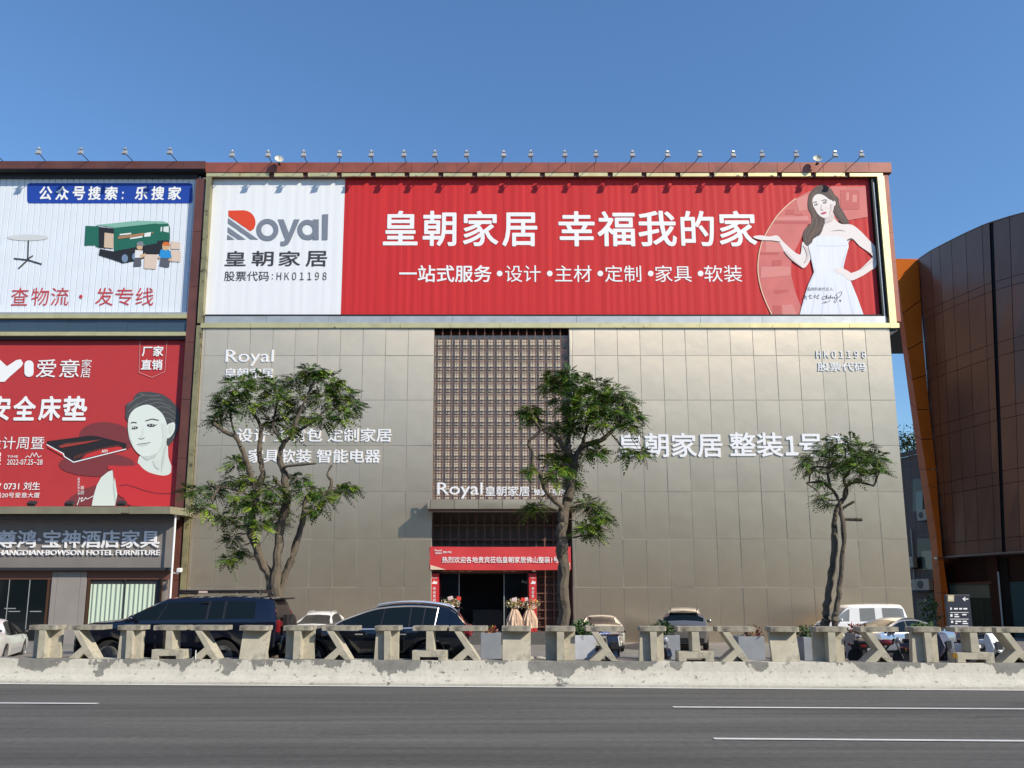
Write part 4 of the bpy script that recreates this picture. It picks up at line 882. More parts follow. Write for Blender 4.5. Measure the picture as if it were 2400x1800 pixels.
# ================================================================== FLOODLIGHTS AND DISHES ON THE ROOF EDGE
def make_flood(px, py, rooty, Yr, Yl, label, grp, proto=None, tilt=.5):
    lp = P(px, py, Yl); rt = Vector((lp.x, Yr, Z(rooty, Yr) - .05))
    if proto is None:
        t = thing('floodlight', label, 'floodlight', rt, grp)
        b = MB(); b.tube([rt, lp + Vector((0, .12, -.03))], .022, 6); b.build('arm', M_darkgrey, t)
        b = MB(); ay = Vector((0, math.cos(tilt), -math.sin(tilt))); az = Vector((0, math.sin(tilt), math.cos(tilt)))
        b.prism([lp + az * -.12 + ay * -.04 + Vector((sx * .135, 0, 0)) for sx in (-1, 1)][::-1] + [lp + az * .10 + ay * -.06 + Vector((sx * .115, 0, 0)) for sx in (-1, 1)], ay * .11)
        hd = b.build('lamp_head', M_lamp, t, bevel=.012)
        b = MB(); b.prism([lp + az * -.10 + ay * .072 + Vector((sx * .12, 0, 0)) for sx in (-1, 1)][::-1] + [lp + az * .08 + ay * .052 + Vector((sx * .10, 0, 0)) for sx in (-1, 1)], ay * .004); b.build('lens', M_lampglass, hd)
        b = MB(); b.box(lp.x - .07, lp.x + .07, lp.y - .05, lp.y + .08, lp.z + .17, lp.z + .24); b.tube([lp + Vector((-.2, 0, .19)), lp + Vector((.2, 0, .19))], .014, 5); b.tube([lp + Vector((0, 0, .1)), lp + Vector((0, 0, .3))], .014, 5); b.build('mounting_box', M_greymetal, t)
        return t
    t = copy_tree(proto); t.location = rt; t.rotation_euler = (0, 0, random.uniform(-.18, .18)); t['label'] = label; return t
mx_ = [544, 626, 711, 788, 869, 948, 1025, 1099, 1176.5, 1250, 1330, 1402, 1482, 1559.5, 1638, 1714, 1793, 1874, 1953, 2022]
pr0 = None
for i, px in enumerate(mx_):
    t = make_flood(px, 363.5, 380, YCN + .1, 39.0, 'white floodlight, %s from the left above the red cornice of the store' % ORD[i], 'floodlights above the store billboard', pr0)
    pr0 = pr0 or t
lx_ = [-14, 87.5, 191, 296.5, 401]
pr1 = None
for i, px in enumerate(lx_):
    t = make_flood(px, 357, 377, YC2 + .1, 39.0, ('white floodlight, %s from the left above the brown neighbour cornice' % ORD[i - 1]) if i else 'floodlight past the left edge of the photo, its arm rising from the brown cornice', 'floodlights above the corrugated billboard', pr1)
    pr1 = pr1 or t
for px, py, lab in ((654, 372, 'round white dish on the red cornice near its left end'), (1916, 371, 'round white dish on the red cornice near its right end')):
    c = P(px, py, 39.5); t = thing('dish_antenna', lab, 'dish', c - Vector((0, 0, .3)), 'round dishes on the cornice')
    b = MB(); ax = Vector((.25 if px < 1000 else -.1, -1, .35)); b.lathe(c, ax, [(.05, -.11), (.17, -.07), (.235, 0), (.225, .012), (.16, -.05), (.03, -.08)], 24); b.build('dish', mat('cream_dish', (.62, .59, .50), .5), t, smooth=True)
    b = MB(); b.tube([c + Vector((0, .1, 0)), c + Vector((0, .1, -.32))], .03, 6); b.tube([c, c + ax.normalized() * .22], .015, 5); b.box(c.x - .06, c.x + .06, c.y - .05, c.y + .2, c.z - .3, c.z - .24); b.build('mount', M_darkgrey, t)
for i, px in enumerate((75, 163, 285)):
    c = P(px, 1182, 38.6); t = thing('uplight', 'small dark uplight on the olive canopy, %s from the left below the mattress poster' % ORD[i], 'uplight', c - Vector((0, 0, .1)), 'uplights on the olive canopy')
    b = MB(); b.obox(c + Vector((0, 0, .05)), (.2, 0, 0), (0, .10, .08), (0, -.04, .06)); b.build('lamp_body', M_darkgrey, t, bevel=.01)
    b = MB(); b.box(c.x - .12, c.x + .12, c.y - .02, c.y + .02, c.z - .1, c.z + .03); b.build('stirrup', M_greymetal, t)

# ================================================================== DRUM BUILDING (right)
DS = 1.17                                                            # the drum stands wholly behind the line of the store front
sz_ = lambda z: CAMH + (z - CAMH) * DS
zt_d, zb_d = sz_(20.72), sz_(4.05)
topc = smooth_path([(24.009, 42), (24.10, 40.98), (24.699, 38.885), (25.26, 37.62), (26.287, 36.53), (28.3, 35.0), (31.5, 33.8), (36, 33.2)], 1)
def on_line(px_list, z, curve, guess):
    """points of a plan curve met by the vertical plane through the camera axis column px at height z"""
    out = []
    for px in px_list:
        best = None
        for i in range(len(curve) - 1):
            for k in range(40):
                u = k / 40; x = curve[i][0] * (1 - u) + curve[i + 1][0] * u; y = curve[i][1] * (1 - u) + curve[i + 1][1] * u
                v = y * _c + (z - CAMH) * _s; sx = PX + FPX * x / v
                if best is None or abs(sx - px) < best[0]: best = (abs(sx - px), x, y)
        out.append((best[1], best[2]))
    return out
topc = [(x * DS, y * DS) for x, y in topc]; topd = smooth_path(topc, 8)
botd = smooth_path([(x * DS, y * DS) for x, y in [(23.554, 42), (23.70, 40.5), (23.83, 38.72), (24.046, 35.91), (24.5, 33.6), (25.6, 31.6), (28, 30.2), (33, 29.6)]], 8)
jt = on_line([2154, 2181, 2202, 2229, 2263, 2301, 2319, 2366, 2420, 2490], zt_d, topd, 0) + [(33.0 * DS, 33.6 * DS), (36 * DS, 33.2 * DS)]
jb = on_line([2199, 2219.6, 2237, 2263, 2292.7, 2329.6, 2371.6], zb_d, botd, 0)
jb = on_line([2203, 2222, 2239, 2265, 2295, 2333, 2349, 2392, 2440, 2500], zb_d, botd, 0) + [(30.5 * DS, 29.8 * DS), (33 * DS, 29.6 * DS)]
jt = [(24.14 * DS, 42.5 * DS)] + jt; jb = [(23.72 * DS, 42.5 * DS)] + jb
def zat(px, py, Y): return P(px, py, Y * DS).z
rings_ = [zb_d, zat(2389, 1258, 36.4), zat(2377, 1131, 36.6), zat(2374, 1100, 36.65), zat(2362, 980, 36.9), zat(2360, 952, 36.95), zat(2350, 833, 37.15), zat(2345, 801, 37.2), zat(2330, 682, 37.5), zat(2325, 662, 37.5), zt_d]
dr = thing('drum_building', 'dark bronze curved drum building with an orange edge at the right', 'building', (36, 48, 0))
def dpt(i, z, off=0.0):
    u = (z - zb_d) / (zt_d - zb_d); x = jb[i][0] * (1 - u) + jt[i][0] * u; y = jb[i][1] * (1 - u) + jt[i][1] * u
    return Vector((x - off * .8, y - off * .5, z))
b = MB()
for i in range(len(jt) - 1):
    g = .012 if i != 6 else .012
    for z0, z1 in zip(rings_, rings_[1:]):
        a, c, d, e = dpt(i, z0), dpt(i + 1, z0), dpt(i + 1, z1), dpt(i, z1)
        if i == 7: a, e = a.lerp(c, .18), e.lerp(d, .18)
        w1 = (c - a).length; f1 = .014 / max(w1, .05)
        a2, c2, d2, e2 = a.lerp(c, f1), a.lerp(c, 1 - f1), e.lerp(d, 1 - f1), e.lerp(d, f1)
        up = Vector((0, 0, .014)); j = random.uniform(-.006, .006); jj = Vector((j, j, 0))
        b.quad(a2 + up + jj, c2 + up - jj, d2 - up - jj, e2 - up + jj)
b.build('curved_cladding', M_drum, dr, fix=False)
b = MB(); NN = len(jt); inn = lambda p: p + Vector((.10, .05, 0))
for i in range(NN - 1): b.quad(inn(dpt(i, zb_d)), inn(dpt(i + 1, zb_d)), inn(dpt(i + 1, zt_d - .02)), inn(dpt(i, zt_d - .02)))
b.poly([inn(dpt(i, zt_d - .02)) for i in range(NN)] + [Vector((45, 70, zt_d - .02)), Vector((30, 70, zt_d - .02))])
b.build('drum_core', M_dark, dr)
b = MB()
for i in range(NN - 1): b.prism([dpt(i, zt_d, .02), dpt(i + 1, zt_d, .02), dpt(i + 1, zt_d, -.2), dpt(i, zt_d, -.2)], (0, 0, .06))
b.build('parapet_cap', M_drum, dr)
# orange fin
def col(pts, Y0, Y1): return [P(x, y, DS * (Y0 + (Y1 - Y0) * i / (len(pts) - 1))) for i, (x, y) in enumerate(pts)]
fl = [(2093, 606), (2112, 790), (2132, 940), (2154.5, 1100), (2168, 1190), (2181, 1274), (2190, 1390), (2199, 1500)]
fr_ = [(2104, 652), (2127, 820), (2149, 960), (2170, 1100), (2182, 1175), (2194, 1250), (2206, 1390), (2217, 1500)]
fe = [(2153, 608), (2163, 800), (2178, 960), (2194, 1100), (2200, 1190), (2209, 1300), (2222, 1390), (2228, 1500)]
cl_, cr_, ce_ = col(fl, 43.2, 43.0), col(fr_, 41.6, 41.4), col(fe, 42.1, 41.0)
M_orangemetal.node_tree.nodes['Principled BSDF'].inputs['Specular IOR Level'].default_value = .02
fin = MB()
for k in range(7):
    for A_, B_ in ((cl_, cr_), (cr_, ce_)):
        n = 2
        for q in range(n):
            u0, u1 = q / n + .006, (q + 1) / n - .006
            fin.quad(A_[k].lerp(A_[k + 1], u0), B_[k].lerp(B_[k + 1], u0), B_[k].lerp(B_[k + 1], u1), A_[k].lerp(A_[k + 1], u1))
fin.add([cl_[0], P(2153, 607, 43.5 * DS), ce_[0], cr_[0]], [(0, 1, 2), (0, 2, 3)])
fin.build('orange_fin', M_orangemetal, dr, fix=False)
b = MB()
for k in range(7): b.quad(*[p + Vector((.15, .25, 0)) for p in (cl_[k], ce_[k], ce_[k + 1], cl_[k + 1])])
b.build('fin_core', mat('dark_orange_core', (.10, .022, .006), .6), dr)
# ledge and ground floor of the drum
b = MB(); lz = zb_d
lp_ = [dpt(i, zb_d, .25) for i in range(NN)]
b.prism([P(2196, 1307, 41.4 * DS)] + lp_ + [Vector((42, 46.8, lz)), Vector((29.2, 49.7, lz))], (0, 0, -.10)); b.build('ledge', mat('grey_ledge_metal', (.30, .27, .25), .4, .5), dr)
bs = [(x * DS, y * DS) for x, y in [(23.9, 42.4), (24.4, 39.9), (25.0, 37.3), (25.6, 35.4), (26.6, 33.6), (30, 31.6)]]
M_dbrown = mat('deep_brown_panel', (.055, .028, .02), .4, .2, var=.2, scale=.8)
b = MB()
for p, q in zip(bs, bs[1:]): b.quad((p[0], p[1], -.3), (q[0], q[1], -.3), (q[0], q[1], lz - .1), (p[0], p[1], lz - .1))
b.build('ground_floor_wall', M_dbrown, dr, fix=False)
def gfl(px):                                                             # point of the ground-floor wall in the picture column px (slightly in front of it)
    best = None
    for p, q in zip(bs, bs[1:]):
        for k in range(60):
            u = k / 60; x, y = p[0] + (q[0] - p[0]) * u, p[1] + (q[1] - p[1]) * u; v = y * _c - .5 * _s; sx = PX + FPX * x / v
            if best is None or abs(sx - px) < best[0]: best = (abs(sx - px), x, y)
    return Vector((best[1] - .05, best[2] - .03, 0))
def gq(b, x0, x1, y0a, y0b, y1, off=.0):
    a, c = gfl(x0), gfl(x1); o = Vector((-off * .9, -off * .4, 0))
    za, zc_ = P(x0, y0a, a.y).z, P(x1, y0b, c.y).z
    zb1, zb2 = (-.3, -.3) if y1 is None else (P(x0, y1, a.y).z, P(x1, y1, c.y).z)
    b.quad(Vector((a.x, a.y, zb1)) + o, Vector((c.x, c.y, zb2)) + o, Vector((c.x, c.y, zc_)) + o, Vector((a.x, a.y, za)) + o); return b
gq(MB(), 2229, 2333, 1370, 1366, 1401).build('window_blind', mat('sage_blind', (.26, .30, .23), .7), dr, fix=False)
b = MB(); gq(b, 2232, 2336, 1401, 1400, None); b.build('window_pane', mat('green_curtain_glass', (.085, .105, .07), .18, var=.5, scale=1.0, stretch=(4, 4, .02)), dr, fix=False)
b = MB(); gq(b, 2215, 2332, 1367, 1362, 1369, .1); b.build('window_head', M_drum, dr, fix=False)
b = MB(); gq(b, 2372, 2420, 1364, 1362, None, .0); b.build('blue_glass', mat('teal_glass', (.075, .14, .145), .15), dr, fix=False)
b = MB(); gq(b, 2352, 2372, 1310, 1308, None, .01); b.build('dark_pier', M_dark, dr, fix=False)
b = MB(); gq(b, 2324, 2350, 1304, 1303, None, .06); b.build('brown_pier', mat('russet_pier', (.085, .036, .022), .4, .2), dr, fix=False)

# ================================================================== OLD BUILDING IN THE GAP
M_oldtile = bpy.data.materials.new('old_purple_brown_tile'); M_oldtile.use_nodes = True
_n, _l = M_oldtile.node_tree.nodes, M_oldtile.node_tree.links
_br = _n.new('ShaderNodeTexBrick'); _tc = _n.new('ShaderNodeTexCoord'); _mp = _n.new('ShaderNodeMapping'); _mp.inputs['Rotation'].default_value = (R(90), 0, 0)
_l.new(_tc.outputs['Object'], _mp.inputs[0]); _l.new(_mp.outputs[0], _br.inputs['Vector']); _br.inputs['Scale'].default_value = 1.6
_br.inputs['Color1'].default_value = (.115, .064, .056, 1); _br.inputs['Color2'].default_value = (.09, .05, .044, 1); _br.inputs['Mortar'].default_value = (.03, .02, .022, 1); _br.inputs['Mortar Size'].default_value = .02
_l.new(_br.outputs[0], _n['Principled BSDF'].inputs['Base Color']); _n['Principled BSDF'].inputs['Roughness'].default_value = .6
ob_ = thing('old_building', 'old purple-brown tiled building in the gap behind the store', 'building', (33, 60, 0))
pA, pB = P(2085, 1079, 63), P(2215, 1050, 57)
pA.z = pB.z = (pA.z + pB.z) / 2
dW = (pB - pA).normalized(); nW = Vector((dW.y, -dW.x, 0))
b = MB(); b.prism([pA * 1, pB * 1, Vector((pB.x, pB.y, -.3)), Vector((pA.x, pA.y, -.3))], -nW * 6); b.build('tiled_wall', M_oldtile, ob_)
b = MB(); b.prism([pA + Vector((0, 0, .02)), pB + Vector((0, 0, .02)), pB + Vector((0, 0, .35)), pA + Vector((0, 0, .35))], nW * .25); b.build('parapet', M_oldtile, ob_)
def wpt(px, py, off=.0):
    d = ray(px, py); o = Vector((0, 0, CAMH)); q = pA + nW * off; t = (q - o).dot(nW) / d.dot(nW); return o + d * t
for (x0, y0, x1, y1) in ((2139, 1122, 2163, 1199), (2150, 1262, 2186, 1336), (2150, 1405, 2200, 1475)):
    b = MB(); a, c = wpt(x0, y0, .02), wpt(x1, y1, .02); a2, c2 = wpt(x1, y0, .02), wpt(x0, y1, .02)
    b.quad(a, a2, c, c2); wn = b.build('window', mat('old_window_dark', (.018, .022, .02), .3), ob_, fix=False)
    b = MB(); b.prism([wpt(x0 + (x1 - x0) * .3, y0 + 4 + (y1 - y0) * .35, .03), wpt(x1, y0 + 2 + (y1 - y0) * .35, .03), wpt(x1, y1 - 2, .03), wpt(x0 + (x1 - x0) * .35, y1 - 1, .03)], nW * .02); b.build('pane', mat('old_window_pane', (.09, .13, .14), .15), wn)
for i, (px, py, w_, h_, lab) in enumerate(((2166, 1207, .55, .75, 'cream air conditioner unit half hidden behind the orange fin'), (2134, 1318, .5, .75, 'cream air conditioner unit on the tiled wall beside the panel wall edge'), (2140, 1371, .72, .75, 'cream air conditioner with round fan, next to the panel wall'), (2166, 1370, .72, .75, 'cream air conditioner with round fan, nearer the orange fin'))):
    c = wpt(px, py, .4); t = thing('air_conditioner', lab, 'air conditioner', c, 'air conditioners on the old building')
    b = MB(); b.obox(c, dW * w_, nW * .18, Vector((0, 0, h_ * .55))); b.build('casing', mat('cream_casing', (.40, .37, .30), .6, var=.1), t, bevel=.02)
    b = MB(); b.lathe(c + nW * .19 - dW * w_ * .25, nW, [(w_ * .42, 0), (w_ * .42, .015), (w_ * .1, .02)], 18); b.build('fan', M_darkgrey, t)
    b = MB(); b.obox(c + Vector((0, 0, -h_ * .62)), dW * w_ * 1.05, nW * .3, Vector((0, 0, .03))); b.build('shelf_bracket', M_darkgrey, t)
p0 = wpt(2135, 1240, .1); b = MB(); b.tube([p0, wpt(2141, 1315, .1), wpt(2142, 1360, .12)], .05, 6); o = b.build('drain_pipe', M_greymetal, origin=p0); tag(o, 'thin pale drain pipe on the old tiled wall', 'pipe')
ps = gfl(2340); b = MB(); pb_ = P(2351, 1480, ps.y - 1.5); b.tube([pb_ - Vector((0, 0, 1.1)), pb_, P(2339, 1340, ps.y - 1.5)], .05, 8); o = b.build('slim_pole', M_greymetal, origin=pb_ - Vector((0, 0, 1.1))); tag(o, 'slim pale pole standing before the russet pier', 'pole')

# ================================================================== VEHICLES
SPEC = {
 'offroad': dict(wb=(1.68, -1.20), r=.40, zs=.42, glass=(3, 6.8), fg=(3, 4), rg=(8, 9), pil=(4.55, 5.62, 5.95), W=.99, q=.80, lip=.05,
  c=[(2.57, 2.55, .95, 2.50, 1.02, .84, .70), (2.50, 2.46, 1.12, 2.40, 1.20, .95, .80), (1.5, 1.5, 1.20, 1.45, 1.31, .985, .85), (1.25, 1.3, 1.22, 1.38, 1.35, .99, .82),
     (.6, .92, 1.24, .52, 1.79, .99, .72), (.1, .1, 1.25, .05, 1.87, .99, .70), (-1.2, -1.2, 1.27, -1.2, 1.90, .99, .70), (-2.1, -2.1, 1.28, -2.05, 1.87, .98, .69), (-2.40, -2.46, 1.28, -2.36, 1.80, .96, .67), (-2.50, -2.54, 1.22, -2.52, 1.30, .94, .80), (-2.56, -2.58, .90, -2.58, .95, .90, .80)]),
 'crossover': dict(wb=(1.56, -1.415), r=.375, zs=.30, glass=(3, 7.2), fg=(3, 4), rg=(8, 9), pil=(4.95, 6.0, 6.55), W=1.0,
  c=[(2.46, 2.44, .70, 2.40, .76, .72, .60), (2.38, 2.33, .90, 2.25, .98, .88, .74), (1.9, 1.9, 1.0, 1.8, 1.08, .97, .82), (1.05, 1.15, 1.04, 1.2, 1.17, .99, .82), (.2, .55, 1.06, .15, 1.58, 1.0, .66),
     (-.2, -.2, 1.07, -.3, 1.70, 1.0, .64), (-.9, -.9, 1.09, -.95, 1.74, 1.0, .63), (-1.5, -1.5, 1.12, -1.6, 1.69, .99, .61), (-1.9, -1.98, 1.18, -2.02, 1.58, .97, .58), (-2.32, -2.36, 1.12, -2.38, 1.22, .95, .72), (-2.42, -2.46, .98, -2.47, 1.02, .92, .78), (-2.44, -2.47, .70, -2.47, .74, .88, .78)]),
 'sedan': dict(wb=(1.42, -1.38), r=.33, zs=.26, glass=(3, 7), fg=(3, 4), rg=(6, 7), pil=(4.75, 6.05), W=.91,
  c=[(2.36, 2.34, .58, 2.30, .64, .70, .58), (2.25, 2.2, .74, 2.12, .82, .84, .70), (1.3, 1.3, .88, 1.2, .98, .90, .78), (.9, .95, .90, 1.0, 1.03, .905, .76), (.2, .5, .92, .15, 1.36, .91, .60),
     (-.3, -.3, .93, -.3, 1.455, .91, .58), (-.9, -.9, .94, -.9, 1.41, .91, .57), (-1.45, -1.50, .98, -1.62, 1.10, .90, .62), (-2.0, -2.0, .97, -2.05, 1.09, .88, .72), (-2.30, -2.33, .92, -2.35, 1.03, .85, .72), (-2.38, -2.40, .66, -2.40, .70, .80, .70)]),
 'minivan': dict(wb=(1.25, -1.2), r=.29, zs=.28, glass=(2, 6), fg=(2, 3), rg=(6, 7), pil=((3.45, 4.08), (4.50, 4.68)), W=.80, q=.80, lip=.04,
  c=[(1.93, 1.92, .70, 1.90, .75, .68, .60), (1.88, 1.86, .95, 1.82, 1.02, .76, .70), (1.6, 1.62, 1.05, 1.56, 1.14, .79, .72), (.9, 1.1, 1.06, .95, 1.72, .80, .67), (.5, .5, 1.06, .45, 1.86, .80, .66), (-1.2, -1.2, 1.07, -1.2, 1.88, .80, .66), (-1.72, -1.76, 1.08, -1.72, 1.80, .79, .64), (-1.9, -1.92, 1.04, -1.90, 1.16, .78, .70), (-1.94, -1.95, .70, -1.95, .74, .74, .66)]),
}
def make_car(name, label, kind, loc, yaw, paint, trim=None, extras=None, glassm=None, pillar=None, cat='car', scale=1.0):
    sp = SPEC[kind]; K = 5
    t = thing(name, label, cat, loc); t.rotation_euler = (0, 0, yaw); t.scale = (scale,) * 3; ORG[t.name] = Vector()
    cs = smooth_path(sp['c'], K)
    zs0, rw = sp['zs'], sp['r']; gm = glassm or M_tint
    def arch(x):
        m = zs0
        for xw in sp['wb']:
            d = abs(x - xw); ra = rw * 1.19
            if d < ra: m = max(m, rw + math.sqrt(ra * ra - d * d) * 1.02)
        return m
    rings = []
    for (xl, xb, zb, xt, zt, w_, rt) in cs:
        def lo(x, z): return (x, max(z, min(arch(x), zb - .12)))
        f = min(1, max(0, (zt - zb - .12) / .35)); wt = w_ * .95 * (1 - f) + f * (rt + (w_ * .95 - rt) * .18)
        pts = []
        for y, z in ((w_ * .78, zs0), (w_ * .955, zs0 + .05), (w_ * .99, zs0 + .25 * (zb - zs0)), (w_, zs0 + .62 * (zb - zs0))):
            xx, zz = lo(xl, z); pts.append((xx, y, zz))
        pts.append((xb, w_ * .985, zb - .055)); pts.append((xb, w_ * .955, zb + sp.get('lip', 0) * min(1, max(0, (zt - zb - .12) / .35))))
        q = sp.get('q', .84); xw = xb + (xt - xb) * q; zw = zb + (zt - zb) * (q if f > .3 else .6)
        pts.append((xw, wt + .0, zw)); pts.append((xt, rt * .96 if f > .3 else w_ * .84, zt - .028)); pts.append((xt, rt * .74, zt)); pts.append((xt, 0, zt + .022))
        rings.append(pts)
    n = len(rings); J = 10
    full = [[Vector(p) for p in r] + [Vector((p[0], -p[1], p[2])) for p in r[-2::-1]] for r in rings]; F = 19
    body, side, front, rear = MB(), MB(), MB(), MB()
    vs = [p for r in full for p in r]
    for m in (body, side, front, rear): m.v = list(vs)
    for i in range(n - 1):
        iv = i / K
        for j in range(F - 1):
            jj = j if j < 9 else 17 - j; face = [i * F + j, i * F + j + 1, (i + 1) * F + j + 1, (i + 1) * F + j]
            tgt = body
            if jj == 5 and sp['glass'][0] <= iv < sp['glass'][1] - .01: tgt = side
            elif jj in (7, 8) and sp['fg'][0] <= iv < sp['fg'][1]: tgt = front
            elif jj in (7, 8) and sp['rg'][0] <= iv < sp['rg'][1]: tgt = rear
            tgt.f.append(face); tgt.m.append(0)
    body.f.append(list(range(F))[::-1]); body.m.append(0); body.f.append([(n - 1) * F + k for k in range(F)]); body.m.append(0)
    def clean(mb):
        used = sorted({i for f in mb.f for i in f}); mp = {a: b for b, a in enumerate(used)}
        mb.v = [mb.v[i] for i in used]; mb.f = [[mp[i] for i in f] for f in mb.f]; return mb
    clean(body).build('body', paint, t, smooth=True)
    for nm, mb in (('side_window', side), ('windscreen', front), ('rear_window', rear)):
        if mb.f: clean(mb).build(nm, M_tintsoft if nm == 'rear_window' and kind == 'offroad' else gm, t, smooth=True)
    b = MB(); x0, x1 = sp['c'][-1][0] + .25, sp['c'][0][0] - .25; wi = sp['W'] - .28
    b.box(x0, x1, -wi, wi, zs0 - .08, .82); b.build('underbody', M_dark, t)
    # window pillars and trim
    def at(s, j):
        i = min(int(s * K), n - 2); u = s * K - i; return Vector(rings[i][j]).lerp(Vector(rings[i + 1][j]), u)
    if sp['pil']:
        b = MB()
        for s in sp['pil']:
            for sg in (1, -1):
                sa, sb = s if isinstance(s, tuple) else (s, s + .05)
                a, c, d, e = at(sa, 5), at(sb, 5), at(sb, 6), at(sa, 6)
                o = Vector((0, .006, .0)); q = [p + o for p in (a, c, d, e)]
                if sg < 0: q = [Vector((p.x, -p.y, p.z)) for p in q]
                b.quad(*q)
        b.build('window_pillar', pillar or M_blackplastic, t, fix=False)
    if trim:
        b = MB()
        for sg in (1, -1):
            s0, s1 = sp['glass']; N = 40
            pts = [at(s0 + .25 + (s1 - .06 - s0 - .25) * k / N, 5) + Vector((0, .008, 0)) for k in range(N + 1)] + [at(s1 - .06 - (s1 - .06 - s0 - .25) * k / N, 6) + Vector((0, .008, 0.004)) for k in range(N + 1)]
            if sg < 0: pts = [Vector((p.x, -p.y, p.z)) for p in pts]
            b.tube(pts + pts[:1], .021, 5)
        b.build('window_trim', trim, t, smooth=True)
    # wheels
    for xw in sp['wb']:
        for sg in (1, -1):
            yw = sg * (sp['W'] - .015); ax = Vector((0, sg, 0))
            b = MB(); b.lathe((xw, yw, rw), ax, [(rw * .62, -.24), (rw * .95, -.235), (rw, -.20), (rw, -.05), (rw * .95, -.012), (rw * .68, .0), (rw * .66, -.03)], 28); wh = b.build('wheel', M_tyre, t, smooth=True)
            b = MB(); b.lathe((xw, yw, rw), ax, [(rw * .67, -.02), (rw * .65, -.005), (rw * .60, -.05), (rw * .1, -.06)], 24)
            rim = b.build('rim_well', M_blackplastic, wh, smooth=True)
            b = MB()
            for k in range(5):
                a = 2 * math.pi * k / 5 + .3; d = Vector((math.cos(a), 0, math.sin(a))); q = Vector((-d.z, 0, d.x))
                b.prism([Vector((xw, yw - sg * .03, rw)) + d * rw * .08 + q * .035, Vector((xw, yw - sg * .03, rw)) + d * rw * .64 + q * .055, Vector((xw, yw - sg * .03, rw)) + d * rw * .64 - q * .055, Vector((xw, yw - sg * .03, rw)) + d * rw * .08 - q * .035], ax * .022)
            b.lathe((xw, yw, rw), ax, [(rw * .66, -.012), (rw * .66, .002), (rw * .60, .002), (rw * .60, -.012)], 24)
            b.build('rim', M_rim, wh)
    # mirrors
    mx0 = at(sp['glass'][0] + .62, 5)
    for sg in (1, -1):
        b = MB(); b.ball((mx0.x, sg * (mx0.y + .13), mx0.z + .07), .07, .11, .085, 10, 6); b.tube([(mx0.x, sg * (mx0.y - .03), mx0.z + .01), (mx0.x, sg * (mx0.y + .10), mx0.z + .03)], .025, 5); b.build('door_mirror', paint if kind != 'sedan' else M_blackplastic, t, smooth=True)
    # front: lamps and grille; rear: lamps, bumper, plate
    fx = sp['c'][1]; fz = fx[2]
    for sg in (1, -1):
        b = MB(); b.obox((fx[1] + .0, sg * fx[5] * .80, fz - .09), (.10, -sg * .03, 0), (.05 * -1, sg * .14, 0), (0, 0, .07)); b.build('headlight', M_clearlens, t, bevel=.02)
    b = MB(); b.box(sp['c'][0][0] - .02, sp['c'][0][0] + .02, -.45, .45, fz - .26, fz - .06); b.build('grille', M_blackplastic, t)
    rx_ = sp['c'][-2]; rz = rx_[2]
    if kind != 'minivan' or True:
        for sg in (1, -1):
            b = MB(); hh = .075 if kind != 'minivan' else .16
            b.obox((rx_[1] + .02, sg * rx_[5] * .80, rz - .03), (.09, 0, 0), (sg * .0, .155, 0), (0, 0, hh)); b.build('taillight', M_redlens, t, bevel=.025)
    xe = sp['c'][-1][0]
    b = MB(); b.box(xe - .06, xe + .1, -sp['W'] * .80, sp['W'] * .80, zs0 + .02, zs0 + .22); b.build('rear_bumper', M_blackplastic if kind in ('crossover', 'offroad') else paint, t, bevel=.03)
    if extras: extras(t, at, sp)
    return t
def plate(t, x, z, col=(.02, .10, .50)):
    b = MB(); b.box(x - .012, x, -.22, .22, z - .07, z + .07); p = b.build('number_plate', mat('blue_number_plate', col, .4), t)
    b = MB()
    for k in range(6): b.box(x - .016, x - .0125, -.18 + k * .062, -.145 + k * .062, z - .035, z + .035)
    b.build('plate_characters', M_wtext, p)
GZ = .20
M_tintsoft = mat('dull_rear_glass', (.03, .028, .025), .45, spec=.4)  # rough, dull glass that blurs the red reflection in the offroad rear window
P_navy = mat('navy_black_paint', (.007, .009, .021), .14, .3, coat=1.0)
P_black = mat('blue_black_paint', (.006, .009, .016), .10, .35, coat=1.0)
P_white = mat('white_car_paint', (.74, .74, .73), .25, coat=.8)
P_gold = mat('champagne_car_paint', (.60, .55, .46), .30, .35, coat=.8)
P_brown = mat('grey_brown_car_paint', (.26, .24, .22), .22, .6, coat=.8)
P_silver = mat('silver_blue_car_paint', (.30, .34, .40), .2, .7, coat=.9)
